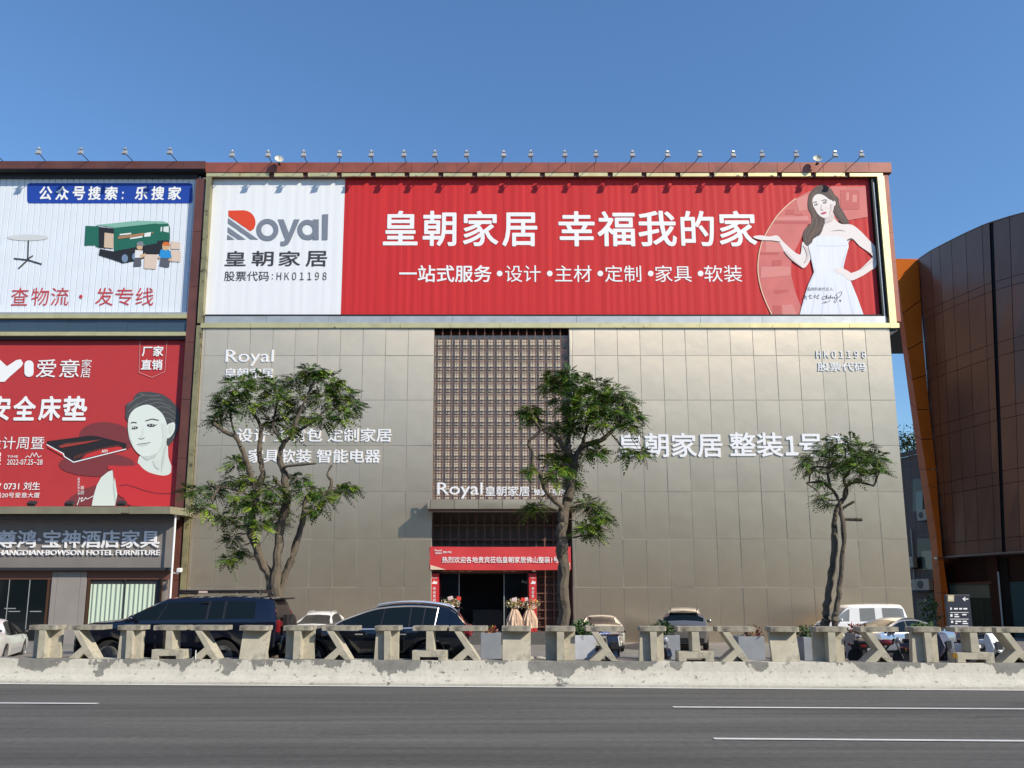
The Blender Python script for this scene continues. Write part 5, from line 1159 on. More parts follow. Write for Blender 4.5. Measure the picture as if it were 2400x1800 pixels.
def ex_lx(t, at, sp):
    b = MB()
    for sg in (1, -1): b.tube([(.15, sg * .62, 1.93), (.05, sg * .62, 2.03), (-1.95, sg * .62, 2.04), (-2.02, sg * .62, 1.93)], .022, 6)
    for k in range(9): b.tube([(.05 - k * .25, -.62, 2.0), (.05 - k * .25, .62, 2.0)], .018, 5)
    for k in range(9): b.box(.03 - k * .25, .09 - k * .25, -.64, .64, 1.965, 2.045) if k % 2 == 0 else None
    b.box(.06, .14, -.6, .6, 1.94, 2.06); b.build('roof_rack', M_blackplastic, t)
    b = MB(); b.prism([(-2.28, -.62, 1.83), (-2.62, -.58, 1.86), (-2.62, -.58, 1.82), (-2.28, -.62, 1.79)], (0, 1.2, 0)); b.build('rear_spoiler', M_blackplastic, t, bevel=.01)
    b = MB(); b.obox((-2.66, .25, 1.08), (.05, 0, 0), (0, .36, 0), (0, 0, .34)); b.lathe((-2.60, .0, 1.05), (-1, 0, 0), [(.30, -.02), (.36, .02), (.36, .14), (.25, .18)], 24); b.build('spare_wheel_cover', M_blackplastic, t, smooth=True)
    b = MB()
    for sg in (1, -1): b.box(-2.60, -2.50, sg * .84 - .09, sg * .84 + .09, .98, 1.30)
    b.build('tall_taillight', M_redlens, t, bevel=.02)
    b = MB()
    for sg in (1, -1): b.box(.5, 2.0 - 3.3, sg * .985 - .01, sg * .985 + .02, .50, .56)
    b.box(-.74, -.56, .99 * .80, .99 * .80 + .02, 1.72, 1.745); b.build('side_strip', M_blackplastic, t)
    b = MB(); b.box(-.62, -.4, -.625 - .03, -.625, 1.98, 2.03); b.box(-.62, -.4, .625, .655, 1.98, 2.03); b.build('rack_tag', mat('pale_tag', (.6, .45, .42), .5), t)
def ex_x5(t, at, sp):
    b = MB()
    for sg in (1, -1):
        pts = [(at(s, 7).x, sg * (at(s, 7).y - .03), at(s, 7).z + .045) for s in [4.4 + 3.9 * k / 24 for k in range(25)]]
        b.tube(pts, .022, 6)
    b.build('roof_rail', M_chrome, t, smooth=True)
    b = MB()
    for sg in (1, -1):
        for xw in sp['wb']:
            pts = [(xw + .455 * math.cos(a), sg * .995, .375 + .465 * math.sin(a)) for a in [math.pi * k / 16 for k in range(17)]]
            b.tube(pts, .03, 5)
        b.box(-.9, 1.0, sg * .99 - .02, sg * .99 + .012, .30, .42)
    b.build('arch_cladding', M_blackplastic, t, smooth=True)
    b = MB(); b.prism([(-1.85, -.58, 1.62), (-2.30, -.54, 1.60), (-2.30, -.54, 1.56), (-1.85, -.58, 1.57)], (0, 1.1, 0)); b.build('rear_spoiler', P_black, t, bevel=.01)
    b = MB()
    for sg in (1, -1): b.obox((-2.34, sg * .84, 1.02), (.15, -sg * .05, 0), (0, .10, 0), (0, 0, .10)); b.box(-2.5, -2.42, sg * .62 - .2, sg * .62 + .2, .56, .62)
    b.build('wrapping_taillight', M_redlens, t, bevel=.03)
    b = MB()
    for sx in (.35, -.75): b.obox((sx, .985, .94), (.10, 0, 0), (0, .018, 0), (0, 0, .014)); b.obox((sx, -.985, .94), (.10, 0, 0), (0, .018, 0), (0, 0, .014))
    b.build('door_handle', M_chrome, t)
YN = 20.65; YN2 = 21.1
make_car('dark_suv', 'large dark navy offroad SUV with black roof rack parked beside the balustrade', 'offroad', (X(413, 1450, YN2), YN2 + 1.02, .145), R(180.5), P_navy, extras=ex_lx, scale=1.03)
make_car('black_suv', 'blue-black SUV with bright chrome window trim and roof rails', 'crossover', (X(874, 1450, YN), YN + 1.0, GZ), R(180), P_black, M_chrome, ex_x5)
GF = -.24
def rails(t, at, sp, m=None):
    b = MB()
    for sg in (1, -1): b.tube([(at(s, 7).x, sg * (at(s, 7).y - .02), at(s, 7).z + (.05 if 4.6 < s < 7.3 else .0)) for s in [4.3 + 3.3 * k / 20 for k in range(21)]], .02, 5)
    b.build('roof_rail', m or M_greymetal, t, smooth=True)
make_car('white_suv', 'white SUV facing the road between the two dark SUVs', 'crossover', (X(745, 1450, 36.5), 36.7, GF), R(-91), P_white, extras=lambda t, at, sp: rails(t, at, sp), scale=.90)
def ex_gold(t, at, sp):
    plate(t, -2.43, .78); b = MB(); b.box(-2.44, -2.38, -.7, .7, .60, .625); b.build('chrome_strip', M_chrome, t)
    b = MB(); b.box(-2.42, -2.3, -.78, .78, .20, .40); b.build('lower_valance', M_blackplastic, t)
make_car('golden_sedan', 'champagne gold sedan seen from behind, with a blue number plate', 'sedan', (X(1406, 1450, 35.4), 35.4, GF), R(86), P_gold, M_chrome, ex_gold, glassm=mat('bronze_car_glass', (.05, .035, .03), .08))
def ex_cay(t, at, sp):
    rails(t, at, sp, M_blackplastic)
    b = MB(); b.box(-2.50, -2.44, -.74, .74, .86, .885); b.build('chrome_strip', M_chrome, t)
    b = MB(); b.box(-2.52, -2.4, -.80, .80, .34, .52); [b.lathe((-2.5, sg * .55, .40), (-1, 0, 0), [(.07, 0), (.07, .06), (.055, .06), (.055, 0)], 14) for sg in (1, -1)]; b.build('exhaust_valance', M_blackplastic, t)
    b = MB(); b.prism([(-1.9, -.56, 1.60), (-2.2, -.54, 1.56), (-2.2, -.54, 1.52), (-1.9, -.56, 1.55)], (0, 1.1, 0)); b.build('rear_spoiler', M_blackplastic, t)
make_car('grey_suv', 'grey-brown SUV seen from behind with dark rear window and red lamps', 'crossover', (X(1606, 1450, 36.3), 36.5, GF), R(76), P_brown, None, ex_cay, scale=1.02)
make_car('white_van', 'white minivan parked against the panel wall behind the silver sedan', 'minivan', (X(2030, 1450, 37.6), 38.2, GF), R(181), P_white, None, None, glassm=mat('clear_van_glass', (.20, .21, .21), .06), pillar=P_white, cat='van')
make_car('silver_sedan', 'silver-blue sedan in front of the white minivan', 'sedan', (X(2080, 1450, 31.0), 31.0, -.22), R(196), P_silver, M_chrome, None)
make_car('white_sedan', 'white sedan partly cut off at the left end of the photo', 'sedan', (-15.67, 24.95, .02), R(110), P_white, None, None, scale=.95)

# ================================================================== TREES
M_bark = mat('mottled_grey_bark', (.125, .10, .072), .9, var=.35, scale=4, bump=.03, bscale=14, stretch=(1, 1, .35), dirt=((.045, .036, .028), 3.0, .54, .10))
M_leaf = [mat('feathery_leaf_mid', (.075, .150, .014), .5, var=.2, scale=2), mat('feathery_leaf_dark', (.028, .074, .009), .5, var=.2, scale=2), mat('feathery_leaf_fresh', (.19, .28, .02), .5, var=.2, scale=2), mat('feathery_leaf_olive', (.10, .135, .016), .55, var=.2, scale=2)]
for m_ in M_leaf: m_.node_tree.nodes['Principled BSDF'].inputs['Specular IOR Level'].default_value = .25
def frond(mb, base, d, length, mi, pairs=8):
    d = d.normalized(); side = d.cross(Vector((0, 0, 1)))
    if side.length < .1: side = Vector((1, 0, 0))
    side.normalize(); side = (side + Vector((random.gauss(0, .25), random.gauss(0, .25), random.gauss(0, .3)))).normalized()
    droop = random.uniform(.25, .75); mb.k = mi
    pos = lambda u: base + d * length * u + Vector((0, 0, -droop * length * u * u))
    for k in range(1, pairs + 1):
        u = k / pairs; p = pos(u); pl = length * .40 * math.sin(math.pi * (.15 + .80 * u)) ** .7; pw = length * .062
        tng = (pos(min(1, u + .05)) - pos(u - .05)).normalized()
        for sg in (1, -1):
            q = (side * sg + tng * .45 + Vector((0, 0, -.12 - random.uniform(0, .25)))).normalized() * pl; wv = tng * pw
            mb.add([p, p + q * .5 + wv, p + q, p + q * .5 - wv], [(0, 1, 2, 3)])
    e = pos(1); mb.add([e, e + d * length * .12 + side * length * .05, e + d * length * .22 - Vector((0, 0, droop * length * .25)), e + d * length * .12 - side * length * .05], [(0, 1, 2, 3)])
def make_tree(label, Y, stems, blobs, base, dens=1.0, bright=.25, flen=.44):
    bp = P(base[0], base[1], Y); bp.z = .15
    t = thing('street_tree', label, 'tree', bp, 'trees along the parking strip')
    b = MB()
    for pts, r0, r1, dy in stems:
        n = len(pts); W3 = []
        for i, (x, y) in enumerate(pts):
            yy = Y + (dy[0] + (dy[1] - dy[0]) * i / max(1, n - 1)); W3.append(tuple(P(x, y, yy)))
        sm = smooth_path(W3, 4); rs = [r0 + (r1 - r0) * i / (len(sm) - 1) for i in range(len(sm))]
        rs = [r * random.uniform(.86, 1.16) for r in rs]; sm = [Vector(p) + Vector((random.gauss(0, .16) * r, random.gauss(0, .16) * r, 0)) for p, r in zip(sm, rs)]
        b.tube(sm, rs, 9)
    tw = MB()
    mb = MB(); s_ = 1875 / Y
    for (x, y, r) in blobs:
        cy = Y + random.uniform(-.9, .9); c = P(x, y, cy); rad = max(r - 7, r * .55) / s_
        n = int((6 + 10.5 * (r / 30) ** 1.6) * dens * 3.7)
        mi_w = [(.50 - bright), .35, bright, .15]
        for k in range(n):
            v = Vector((random.gauss(0, 1), random.gauss(0, 1), random.gauss(0, 1))).normalized(); q = random.random() ** .5
            p = c + Vector((v.x * rad, v.y * rad * 1.3, v.z * rad * .72)) * q
            d = Vector((v.x, v.y, v.z * .35 + random.uniform(-.05, .3)))
            frond(mb, p, d, flen * random.uniform(.6, 1.05), random.choices((0, 1, 2, 3), mi_w)[0], random.choice((6, 7, 8)))
        for k in range(2):                                                   # twigs that carry the sprays
            a = c + Vector((random.uniform(-1, 1) * rad, random.uniform(-1, 1) * rad, random.uniform(-.4, .5) * rad)); near = min((Vector(q) for q in b.v[::7]), key=lambda q: (q - a).length)
            mid = near.lerp(a, .55) + Vector((random.gauss(0, .08), random.gauss(0, .08), .06)); 
            if (near - a).length < 2.2: tw.tube([near, mid, a], [.020, .013, .006], 4, False)
    b.add(tw.v, tw.f)
    b.build('trunk', M_bark, t, smooth=True)
    mb.build('crown', M_leaf, t, fix=False)
    return t
make_tree('three-stemmed feathery tree behind the dark SUV', 24.6, [
    ([(645, 1545), (641, 1440), (640, 1390), (631, 1347), (611, 1311), (597, 1267), (587, 1249), (592, 1210), (603, 1160), (615, 1108), (608, 1068), (611, 1025), (611, 1000), (600, 978), (585, 955)], .19, .035, (0, .2)),
    ([(646, 1440), (647, 1347), (655, 1256), (669, 1184), (669, 1126), (662, 1094), (655, 1065), (665, 1039), (684, 1018), (698, 975), (720, 930)], .17, .03, (0, -.4)),
    ([(650, 1420), (669, 1347), (687, 1300), (705, 1238), (712, 1202), (722, 1160), (763, 1159), (778, 1130), (767, 1112), (778, 1090)], .13, .03, (.1, .6)),
    ([(603, 1160), (590, 1120), (579, 1083), (564, 1047), (553, 1025), (524, 1010), (501, 992)], .085, .06, (.1, -.5)),
    ([(611, 1000), (637, 989), (669, 978), (690, 950)], .05, .02, (.2, .7)), ([(664, 1100), (676, 1092), (741, 1086)], .05, .035, (-.2, -.6)), ([(669, 1150), (650, 1130), (640, 1115)], .05, .03, (-.2, -.6)),
    ([(684, 1018), (730, 990), (770, 955), (800, 930)], .05, .02, (-.3, .3)), ([(665, 1039), (640, 1000), (650, 940), (640, 900)], .05, .02, (-.3, .6)), ([(564, 1047), (545, 1000), (540, 960)], .04, .02, (-.3, .4)),
    ([(600, 1170), (560, 1150), (500, 1140), (445, 1145)], .05, .012, (0, .2)), ([(722, 1160), (770, 1150), (820, 1140)], .035, .012, (.3, .6))],
   [(525, 932, 24), (558, 905, 32), (598, 892, 32), (640, 905, 30), (690, 888, 28), (728, 872, 24), (745, 866, 14), (770, 892, 28), (800, 920, 30), (828, 948, 22), (762, 935, 38), (702, 935, 42), (642, 942, 36), (582, 945, 34), (530, 962, 26), (700, 978, 30), (756, 982, 26), (800, 975, 20), (510, 985, 14), (640, 990, 20), (680, 1005, 16),
    (553, 1085, 22), (545, 1128, 22), (600, 1130, 32), (640, 1150, 28), (600, 1180, 32), (650, 1192, 28), (560, 1168, 26), (500, 1152, 24), (452, 1150, 18), (478, 1188, 20), (525, 1212, 20), (568, 1228, 20), (645, 1226, 20), (560, 1290, 13), (545, 1262, 13), (720, 1152, 26), (760, 1165, 24), (800, 1150, 18), (822, 1140, 12), (700, 1122, 20), (738, 1195, 14), (610, 1228, 18), (535, 1310, 8)], (645, 1545), 1.0, .25)
make_tree('single-trunk feathery tree in front of the store entrance', 24.6, [
    ([(1324, 1545), (1322, 1463), (1321, 1347), (1317, 1292), (1316, 1238), (1324, 1195), (1335, 1155), (1342, 1112), (1346, 1070)], .19, .13, (0, 0)),
    ([(1346, 1075), (1324, 1050), (1303, 1025), (1277, 1010), (1259, 996), (1241, 956)], .10, .03, (0, -.5)), ([(1345, 1080), (1364, 1047), (1408, 1032), (1436, 1007), (1458, 981), (1450, 955)], .11, .03, (0, .3)),
    ([(1321, 1200), (1317, 1188), (1288, 1162), (1274, 1137), (1266, 1112), (1250, 1094), (1248, 1061), (1239, 1036), (1259, 1018), (1268, 1005)], .09, .04, (0, -.7)),
    ([(1324, 1050), (1340, 1000), (1345, 950), (1330, 900)], .07, .02, (-.1, .5)), ([(1364, 1047), (1375, 1000), (1390, 950), (1400, 915)], .06, .02, (.1, .6)), ([(1436, 1007), (1475, 990), (1500, 980)], .035, .012, (.3, .1)), ([(1330, 1190), (1370, 1185), (1400, 1195)], .035, .012, (0, -.4)), ([(1318, 1200), (1285, 1188), (1255, 1188)], .035, .012, (0, -.4))],
   [(1300, 882, 26), (1330, 885, 34), (1288, 905, 24), (1360, 900, 34), (1400, 912, 36), (1440, 922, 32), (1468, 938, 20), (1330, 938, 42), (1380, 948, 42), (1420, 955, 38), (1450, 965, 26), (1352, 978, 30), (1245, 958, 18), (1250, 985, 14), (1234, 966, 12), (1488, 976, 18), (1474, 1000, 14), (1410, 990, 22), (1340, 1005, 22), (1300, 1000, 14), (1402, 1060, 16), (1372, 1060, 14), (1320, 1062, 22), (1292, 1080, 17), (1330, 1094, 22), (1300, 1112, 17), (1340, 1132, 18),
    (1375, 1180, 20), (1400, 1190, 18), (1412, 1212, 17), (1390, 1232, 16), (1395, 1252, 13), (1370, 1235, 10), (1262, 1184, 16), (1242, 1188, 10), (1466, 1058, 10), (1505, 1062, 9), (1240, 1105, 9)], (1324, 1545), 1.15, .14)
make_tree('twin-stemmed umbrella-shaped tree at the right of the panel wall', 24.8, [
    ([(1938, 1545), (1936, 1463), (1936, 1430), (1944, 1381), (1952, 1327), (1956, 1256), (1956, 1220), (1962, 1191), (1976, 1172), (1985, 1152), (1978, 1125), (1990, 1104), (1983, 1075)], .14, .03, (0, .1)),
    ([(1953, 1545), (1955, 1468), (1960, 1430), (1968, 1381), (1972, 1327), (1978, 1256), (1972, 1202), (1968, 1180), (1960, 1162), (1947, 1144), (1925, 1130), (1889, 1132)], .105, .03, (-.3, -.2)),
    ([(1972, 1195), (1985, 1185), (2002, 1175)], .05, .035, (-.2, -.4)), ([(1978, 1165), (1983, 1141), (2009, 1130), (2049, 1139)], .06, .03, (0, -.3)), ([(1947, 1144), (1940, 1112), (1940, 1097), (1907, 1095), (1882, 1112)], .045, .015, (-.2, .3)), ([(1980, 1217), (2021, 1218)], .055, .05, (-.2, -.4)),
    ([(1990, 1104), (2020, 1085), (2045, 1075)], .035, .012, (0, .4)), ([(1940, 1100), (1945, 1070), (1935, 1050)], .035, .012, (0, .4))],
   [(1930, 1050, 26), (1960, 1038, 26), (1995, 1040, 26), (2025, 1052, 22), (1905, 1070, 24), (1945, 1072, 32), (1985, 1072, 32), (2020, 1072, 32), (2052, 1074, 24), (1886, 1086, 14), (2000, 1098, 26), (2040, 1098, 24), (1960, 1100, 20), (1912, 1104, 14), (2058, 1102, 14), (1928, 1130, 9), (2000, 1126, 10), (1925, 1165, 8), (1940, 1182, 5)], (1945, 1545), .85, .12, .38)

# ================================================================== PLANTERS, PLANTS, MOTORCYCLES, FLOWERS, SIGN
def leafball(mb, c, rx, ry, rz, n, size, mis):
    for k in range(n):
        v = Vector((random.gauss(0, 1), random.gauss(0, 1), random.gauss(0, 1))).normalized() * random.random() ** .4
        p = Vector(c) + Vector((v.x * rx, v.y * ry, v.z * rz)); d = Vector((random.gauss(0, 1), random.gauss(0, 1), random.gauss(.4, .7))).normalized()
        s = d.cross(Vector((random.gauss(0, 1), random.gauss(0, 1), random.gauss(0, 1)))).normalized(); L_ = size * random.uniform(.6, 1.3); mb.k = random.choice(mis)
        mb.add([p, p + d * L_ * .5 + s * L_ * .28, p + d * L_, p + d * L_ * .5 - s * L_ * .28], [(0, 1, 2, 3)])
M_plant = [mat('shrub_leaf_green', (.055, .12, .022), .5), mat('shrub_leaf_dark', (.028, .062, .018), .5), mat('shrub_leaf_red', (.22, .035, .025), .5), mat('shrub_leaf_dry', (.26, .15, .06), .6), mat('shrub_leaf_yellow', (.34, .27, .05), .5)]
M_planter = mat('grey_planter_metal', (.30, .325, .35), .5, .25, var=.1, scale=3)
def planter(px0, px1, ytop, Yp, label, plant, mis, n, pw=1.0, ph=.3, up=.0, light=False):
    x0, x1 = X(px0, 1510, Yp), X(px1, 1510, Yp); zt_ = P(px0, ytop, Yp).z; cx = (x0 + x1) / 2
    t = thing('planter', label, 'planter', (cx, Yp + (x1 - x0) / 2, GZ), 'square planters along the parking strip'); d = min(x1 - x0, .75)
    b = MB(); w0 = .0; th = .035
    b.box(x0, x1, Yp, Yp + th, GZ, zt_); b.box(x0, x1, Yp + d - th, Yp + d, GZ, zt_); b.box(x0, x0 + th, Yp + th + .001, Yp + d - th - .001, GZ, zt_); b.box(x1 - th, x1, Yp + th + .001, Yp + d - th - .001, GZ, zt_)
    b.build('box', mat('pale_planter_paint', (.52, .54, .57), .5, var=.12, scale=3) if light else M_planter, t, bevel=.006)
    b = MB(); b.box(x0 + th, x1 - th, Yp + th, Yp + d - th, zt_ - .2, zt_ - .04); b.build('soil', mat('dark_soil', (.05, .035, .025), .9), t)
    pl = thing('shrub', plant, 'plant', (cx, Yp + d / 2, zt_ - .05), 'plants in the square planters')
    b = MB(); leafball(b, (cx + up, Yp + d / 2, zt_ + ph * .35), (x1 - x0) * .5 * pw, d * .55, ph, n, .11, mis); b.build('foliage', M_plant, pl, fix=False)
    b = MB()
    for k in range(6): b.tube([(cx + random.uniform(-.2, .2) * (x1 - x0), Yp + d / 2, zt_ - .06), (cx + up + random.uniform(-.4, .4) * (x1 - x0), Yp + d / 2 + random.uniform(-.1, .1), zt_ + ph * .5)], .008, 4)
    b.build('stem', M_bark, pl)
planter(1127, 1174, 1484, 24.0, 'grey planter in front of the store doorway', 'low red and yellow shrub in the planter before the store doorway', (2, 4, 2, 3), 90, .95, .14)
planter(1345, 1396, 1489, 24.0, 'pale planter beside the single-trunk tree', 'bushy green shrub spilling over the pale planter beside the middle tree', (0, 1, 0), 620, 1.25, .30, -.05, light=True)
planter(1548, 1594, 1489, 24.0, 'grey planter left of the grey SUV', 'green shrub in the planter left of the grey SUV', (0, 1, 1), 480, 1.3, .30, -.15)
planter(1731, 1792, 1492, 24.0, 'grey planter between the grey SUV and the twin-stemmed tree', 'dry reddish shrub in the planter right of the grey SUV', (2, 3, 3), 110, .8, .22, .2)
planter(1884, 1926, 1493, 24.0, 'grey planter left of the twin-stemmed tree', 'sprawling green shrub left of the twin-stemmed tree trunks', (0, 1), 170, 1.0, .26, -.1)
planter(2006, 2066, 1486, 24.6, 'grey planter behind the black motorcycle', 'dark red leafy shrub before the silver sedan', (2, 2, 3), 190, .85, .22, -.1)
planter(2150, 2212, 1487, 26.0, 'grey planter behind the silver sedan tail', 'wide green shrub at the tail of the silver sedan', (0, 1, 0), 700, 1.25, .26)
planter(2176, 2215, 1500, 23.4, 'low grey planter right of the stained T-shaped block', 'sparse dark shrub in the low planter by the I-shaped block', (1, 3), 40, .5, .10)
planter(2321, 2375, 1512, 23.4, 'grey planter behind the white scooter', 'small orange-leaved shrub in the planter behind the white scooter', (3, 4, 3), 60, .6, .2)

def moto(label, loc, yaw, pm, kind='motorcycle', plate_col=None, fairing=False):
    t = thing(kind, label, 'motorcycle' if kind == 'motorcycle' else 'scooter', loc, None); t.rotation_euler = (0, 0, yaw); t.scale = (.9,) * 3; ORG[t.name] = Vector(); r = .29 if not fairing else .24
    for xw in (.62, -.60):
        b = MB(); b.lathe((xw, 0, r), (0, 1, 0), [(r * .7, -.05), (r, -.04), (r, .04), (r * .7, .05)], 22); w_ = b.build('wheel', M_tyre, t, smooth=True)
        b = MB(); b.lathe((xw, 0, r), (0, 1, 0), [(r * .71, -.03), (r * .66, -.035), (r * .66, .035), (r * .71, .03)], 20); [b.obox((xw, 0, r), (r * .66 * math.cos(a), 0, r * .66 * math.sin(a)), (0, .02, 0), (-.016 * math.sin(a), 0, .016 * math.cos(a))) for a in (0, 1.05, 2.1)]; b.build('rim', M_rim, w_)
    b = MB(); b.tube([(.62, .07, r), (.42, .07, .85)], .022, 6); b.tube([(.62, -.07, r), (.42, -.07, .85)], .022, 6); b.build('fork', M_darkgrey, t)
    b = MB(); b.tube([(.42, 0, .85), (.1, 0, .45), (-.3, 0, .45), (-.6, 0, r)], .035, 6); b.obox((-.02, 0, .40), (.20, 0, 0), (0, .13, 0), (0, 0, .16)); b.obox((-.5, 0, .62), (.28, 0, .05), (0, .10, 0), (-.02, 0, .09)); b.build('frame', M_blackplastic, t, bevel=.02)
    b = MB(); b.ball((.18, 0, .74), .24, .12, .10, 12, 7); b.build('fuel_tank', pm, t, smooth=True)
    b = MB(); b.obox((-.34, 0, .76), (.36, 0, .02), (0, .13, 0), (0, 0, .055)); b.build('seat', M_blackplastic, t, bevel=.04)
    b = MB(); b.tube([(.30, .36, .98), (.38, .16, 1.0), (.42, 0, .92), (.38, -.16, 1.0), (.30, -.36, .98)], .016, 6); b.build('handlebar', M_blackplastic, t)
    b = MB(); b.ball((.54, 0, .82), .09, .10, .10, 12, 7); b.build('headlight', M_clearlens, t, smooth=True)
    for sg in (1, -1):
        b = MB(); b.tube([(.36, sg * .2, 1.0), (.34, sg * .36, 1.07)], .008, 5); b.obox((.33, sg * .38, 1.09), (.012, 0, 0), (0, .055, 0), (0, 0, .035)); b.build('mirror', M_blackplastic, t, bevel=.01)
    b = MB(); b.prism([(.62 + .32 * math.cos(a), -.07, r + .33 * math.sin(a)) for a in [.3 + k * .25 for k in range(8)]] + [(.62 + .30 * math.cos(a), -.07, r + .305 * math.sin(a)) for a in [.3 + k * .25 for k in range(7, -1, -1)]], (0, .14, 0)); b.build('front_fender', pm, t)
    b = MB(); b.obox((-.82, 0, .66), (.03, 0, 0), (0, .07, 0), (0, 0, .04)); b.build('taillight', M_redlens, t)
    if fairing:
        b = MB(); b.prism([(.62, -.20, .46), (.70, -.20, .62), (.58, -.22, .98), (.44, -.20, 1.04), (.38, -.20, .90), (.40, -.2, .30), (.52, -.2, .30)], (0, .40, 0)); b.prism([(.40, -.16, .30), (-.1, -.17, .24), (-.1, -.17, .32), (.40, -.16, .38)], (0, .33, 0)); b.obox((-.42, 0, .52), (.36, 0, .02), (0, .16, 0), (0, 0, .16)); b.build('fairing', pm, t, bevel=.05)
        b = MB(); b.box(.70, .725, -.13, .13, .56, .80); b.build('dark_grille', M_blackplastic, t, bevel=.02)
    if plate_col:
        b = MB(); b.box(.70, .715, -.11, .11, .50, .60); b.build('number_plate', mat('amber_plate', plate_col, .5), t)
    return t
M_redp = mat('red_tank_paint', (.16, .012, .016), .2, coat=.7); M_blk = mat('black_gloss_paint', (.010, .010, .012), .15, coat=.8)
moto('black motorcycle with red tank parked behind a forked block at right', (X(2062, 1530, 21.9), 21.9, GZ), R(-28), M_redp, plate_col=(.45, .30, .03))
moto('black motorcycle with round mirrors at the left of the red-tanked one', (X(2020, 1530, 22.3), 22.3, GZ), R(70), M_blk)
moto('white scooter with dark grille behind the I-shaped block at far right', (X(2296, 1530, 22.0), 22.0, GZ), R(-75), M_whitepaint, 'scooter', fairing=True)
moto('dark scooter half hidden behind the forked block by the golden sedan', (X(1431, 1530, 23.6), 23.6, GZ - .1), R(-88), M_blk, 'scooter', fairing=True)
moto('black motorcycle beside the planter left of the grey SUV', (X(1548, 1530, 22.0), 22.0, GZ), R(-85), M_blk)
moto('dark scooter with white trim by the low planter at right', (X(2172, 1530, 22.3), 22.3, GZ), R(-60), mat('violet_grey_paint', (.09, .09, .12), .25), 'scooter', fairing=True)
bp_ = Vector((X(2381, 1520, 23.0), 23.0, GZ)); b = MB(); b.lathe(bp_, (0, 0, 1), [(.085, 0), (.085, .50), (.075, .56), (.03, .58)], 18); b.build('bollard_tmp', mat('brick_red_plastic', (.26, .05, .03), .5), None, smooth=True, origin=bp_)
o = bpy.data.objects['bollard_tmp']; o.name = 'bollard'; tag(o, 'brick red bollard at the right end beside a grey planter', 'bollard')
for (px, dx_, h_, yw, lab) in ((1232, .26, .30, .3, 'larger pale concrete rubble block before the entrance steps'), (1266, .16, .26, -.5, 'smaller concrete rubble block beside the T-shaped block')):
    c = Vector((X(px, 1535, 21.6), 21.6, GZ)); b = MB(); ca, sa = math.cos(yw), math.sin(yw)
    b.prism([c + Vector((-dx_ * ca, -dx_ * sa, 0)), c + Vector((dx_ * ca, dx_ * sa, 0)), c + Vector((dx_ * .9 * ca, dx_ * .9 * sa, h_)), c + Vector((-dx_ * .8 * ca, -dx_ * .8 * sa, h_ * 1.15))], Vector((-sa, ca, 0)) * .3)
    o = b.build('concrete_block', M_concrete, origin=c, bevel=.02); tag(o, lab, 'concrete block', 'loose concrete blocks')
# flower stands at the door
M_fl = [mat('flower_cream', (.72, .60, .34), .6), mat('flower_peach', (.70, .38, .24), .6), mat('flower_white', (.75, .72, .66), .6), M_plant[0], mat('flower_gold', (.55, .38, .08), .6)]
M_wrap = mat('cream_wrapping_paper', (.62, .44, .31), .7, var=.15, scale=5)
def flowers(px, py, Yf, label, card):
    c = P(px, py, Yf); base = Vector((c.x, Yf, .26)); t = thing('flower_stand', label, 'flower stand', base, 'flower stands at the store door')
    b = MB()
    for a in (.5, 2.6, 4.7): b.tube([c + Vector((0, 0, -.3)), base + Vector((.28 * math.cos(a), .28 * math.sin(a), 0))], .015, 5)
    b.build('tripod', M_redlens, t)
    b = MB(); n = 26; vs = []
    for j, (rr, zz) in enumerate(((.12, -.10), (.20, -.25), (.34, -.62), (.38, -1.02))):
        vs += [c + Vector((rr * (1 + .22 * math.sin(k * 2.4 + j)) * math.cos(2 * math.pi * k / n), rr * .7 * (1 + .22 * math.sin(k * 2.4 + j)) * math.sin(2 * math.pi * k / n), zz)) for k in range(n)]
    b.add(vs, [(j * n + k, j * n + (k + 1) % n, (j + 1) * n + (k + 1) % n, (j + 1) * n + k) for j in range(3) for k in range(n)]); b.build('paper_wrap', M_wrap, t, fix=False)
    b = MB(); leafball(b, c + Vector((0, 0, .1)), .48, .25, .26, 260, .11, (0, 0, 1, 2, 3, 4)); b.build('blooms', M_fl, t, fix=False)
    b = MB(); q = c + Vector((card, -.1, .36)); b.obox(q, (.12, 0, .03), (0, .01, .0), (-.02, 0, .08)); b.build('card', mat('pink_card', (.72, .55, .54), .6), t)
    b = MB(); q = c + Vector((card + .42, -.05, .34)); b.obox(q, (.10, 0, -.02), (0, .01, .0), (.01, 0, .09)); b.build('red_ribbon', mat('ribbon_red', (.70, .05, .03), .6), t)
flowers(1058, 1419, 39.5, 'cream flower stand left of the store doorway, behind the black SUV', -.05)
flowers(1206, 1422, 39.5, 'cream flower stand at the right side of the store doorway', 0)
flowers(1241, 1422, 39.6, 'peach flower stand beside the right red couplet column', -.2)
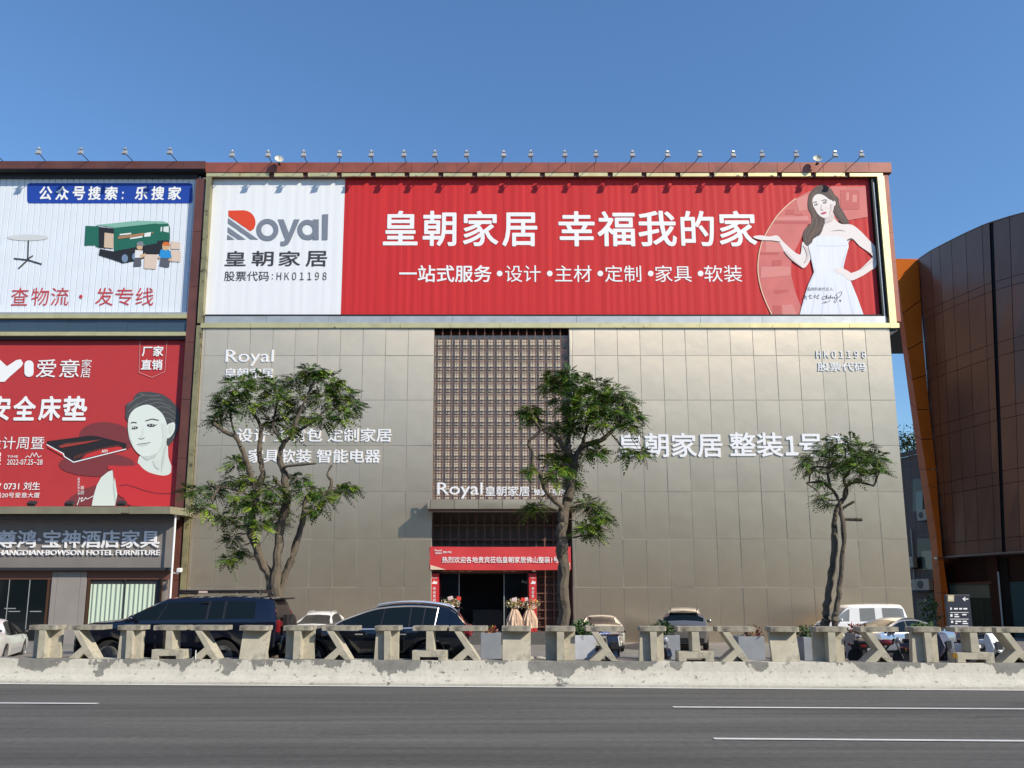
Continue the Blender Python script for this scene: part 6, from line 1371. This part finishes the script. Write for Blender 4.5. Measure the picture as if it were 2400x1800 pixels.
# direction totem
YT_ = 35.0
tx0, tx1 = X(2219, 1430, YT_), X(2276, 1430, YT_); tz = P(2240, 1394, YT_).z
tt_ = thing('direction_sign', 'dark navy direction totem with a white left arrow before the drum building', 'sign', ((tx0 + tx1) / 2, YT_, -.25))
b = MB(); b.box(tx0, tx1, YT_, YT_ + .14, -.25, tz); b.build('panel', mat('navy_sign_panel', (.022, .026, .045), .4), tt_, bevel=.01)
A = Art(0, 0, 1, YT_ - .008); sx = lambda px, y: px
b = MB()
def tq(x0, y0, x1, y1): A.poly(b, [(x0, y0), (x1, y0), (x1, y1), (x0, y1)])
A.line(b, [(2257, 1404), (2269, 1404)], 2.2); A.line(b, [(2262, 1400), (2257, 1404), (2262, 1408)], 2.2)
for y in (1435.5, 1451, 1467): tq(2226.5, y - .6, 2270, y + .6)
for x, y, w_, h_ in ((2227, 1424, 4, 5), (2236, 1425, 9, 3.5), (2248, 1425, 7, 3.5), (2258, 1425, 9, 3.5), (2227.5, 1439.5, 5, 6), (2237, 1439, 9, 2.6), (2237, 1444, 11, 2.6), (2255, 1439, 10, 3), (2229, 1455, 5, 5), (2239, 1455, 14, 2.8), (2239, 1460, 5, 2.5), (2256, 1455, 10, 2.8), (2256, 1460, 13, 2.5), (2230, 1471, 5, 4), (2240, 1471, 8, 3), (2252, 1471, 8, 3)): tq(x, y, x + w_, y + h_)
b.build('white_marking', M_wtext, tt_)
b = MB(); tq(2221.5, 1394.5, 2236, 1409.5); b.build('gold_badge', mat('pale_gold_badge', (.52, .45, .26), .5), tt_)
A.n = 1; b = MB(); tq(2224, 1400, 2233, 1401.5); tq(2224, 1403.5, 2233, 1404.5); b.build('badge_marking', M_wtext, tt_)
# plants by the old building
c = wpt(2128, 1040, -.5); t = thing('rooftop_shrub', 'wild shrub growing on the roof of the old tiled building', 'plant', c - Vector((0, 0, 1)))
b = MB(); leafball(b, c, 1.6, .8, .8, 520, .24, (0, 1, 1)); leafball(b, c + Vector((.2, 0, 1.0)), 1.4, .6, .6, 60, .2, (1, 3)); b.build('foliage', M_plant, t, fix=False)
b = MB(); [b.tube([c + Vector((random.uniform(-.8, .8), 0, -1)), c + Vector((random.uniform(-1.3, 1.3), random.uniform(-.3, .3), random.uniform(.6, 1.9)))], [.03, .008], 4) for _ in range(16)]; b.build('branch', M_bark, t)
c = Vector((X(2182, 1430, 44.0), 44.0, .9)); t = thing('potted_plant', 'dark potted plant in the alley beside the orange fin', 'plant', (c.x, c.y, -.25))
b = MB(); leafball(b, c + Vector((0, 0, .3)), .5, .4, .9, 220, .2, (1, 1, 0)); b.build('foliage', M_plant, t, fix=False)
b = MB(); b.lathe((c.x, c.y, -.25), (0, 0, 1), [(.2, 0), (.28, .45), (.24, .46)], 14); b.tube([(c.x, c.y, .1), c], .03, 5); b.build('pot', mat('clay_pot', (.2, .1, .06), .7), t)
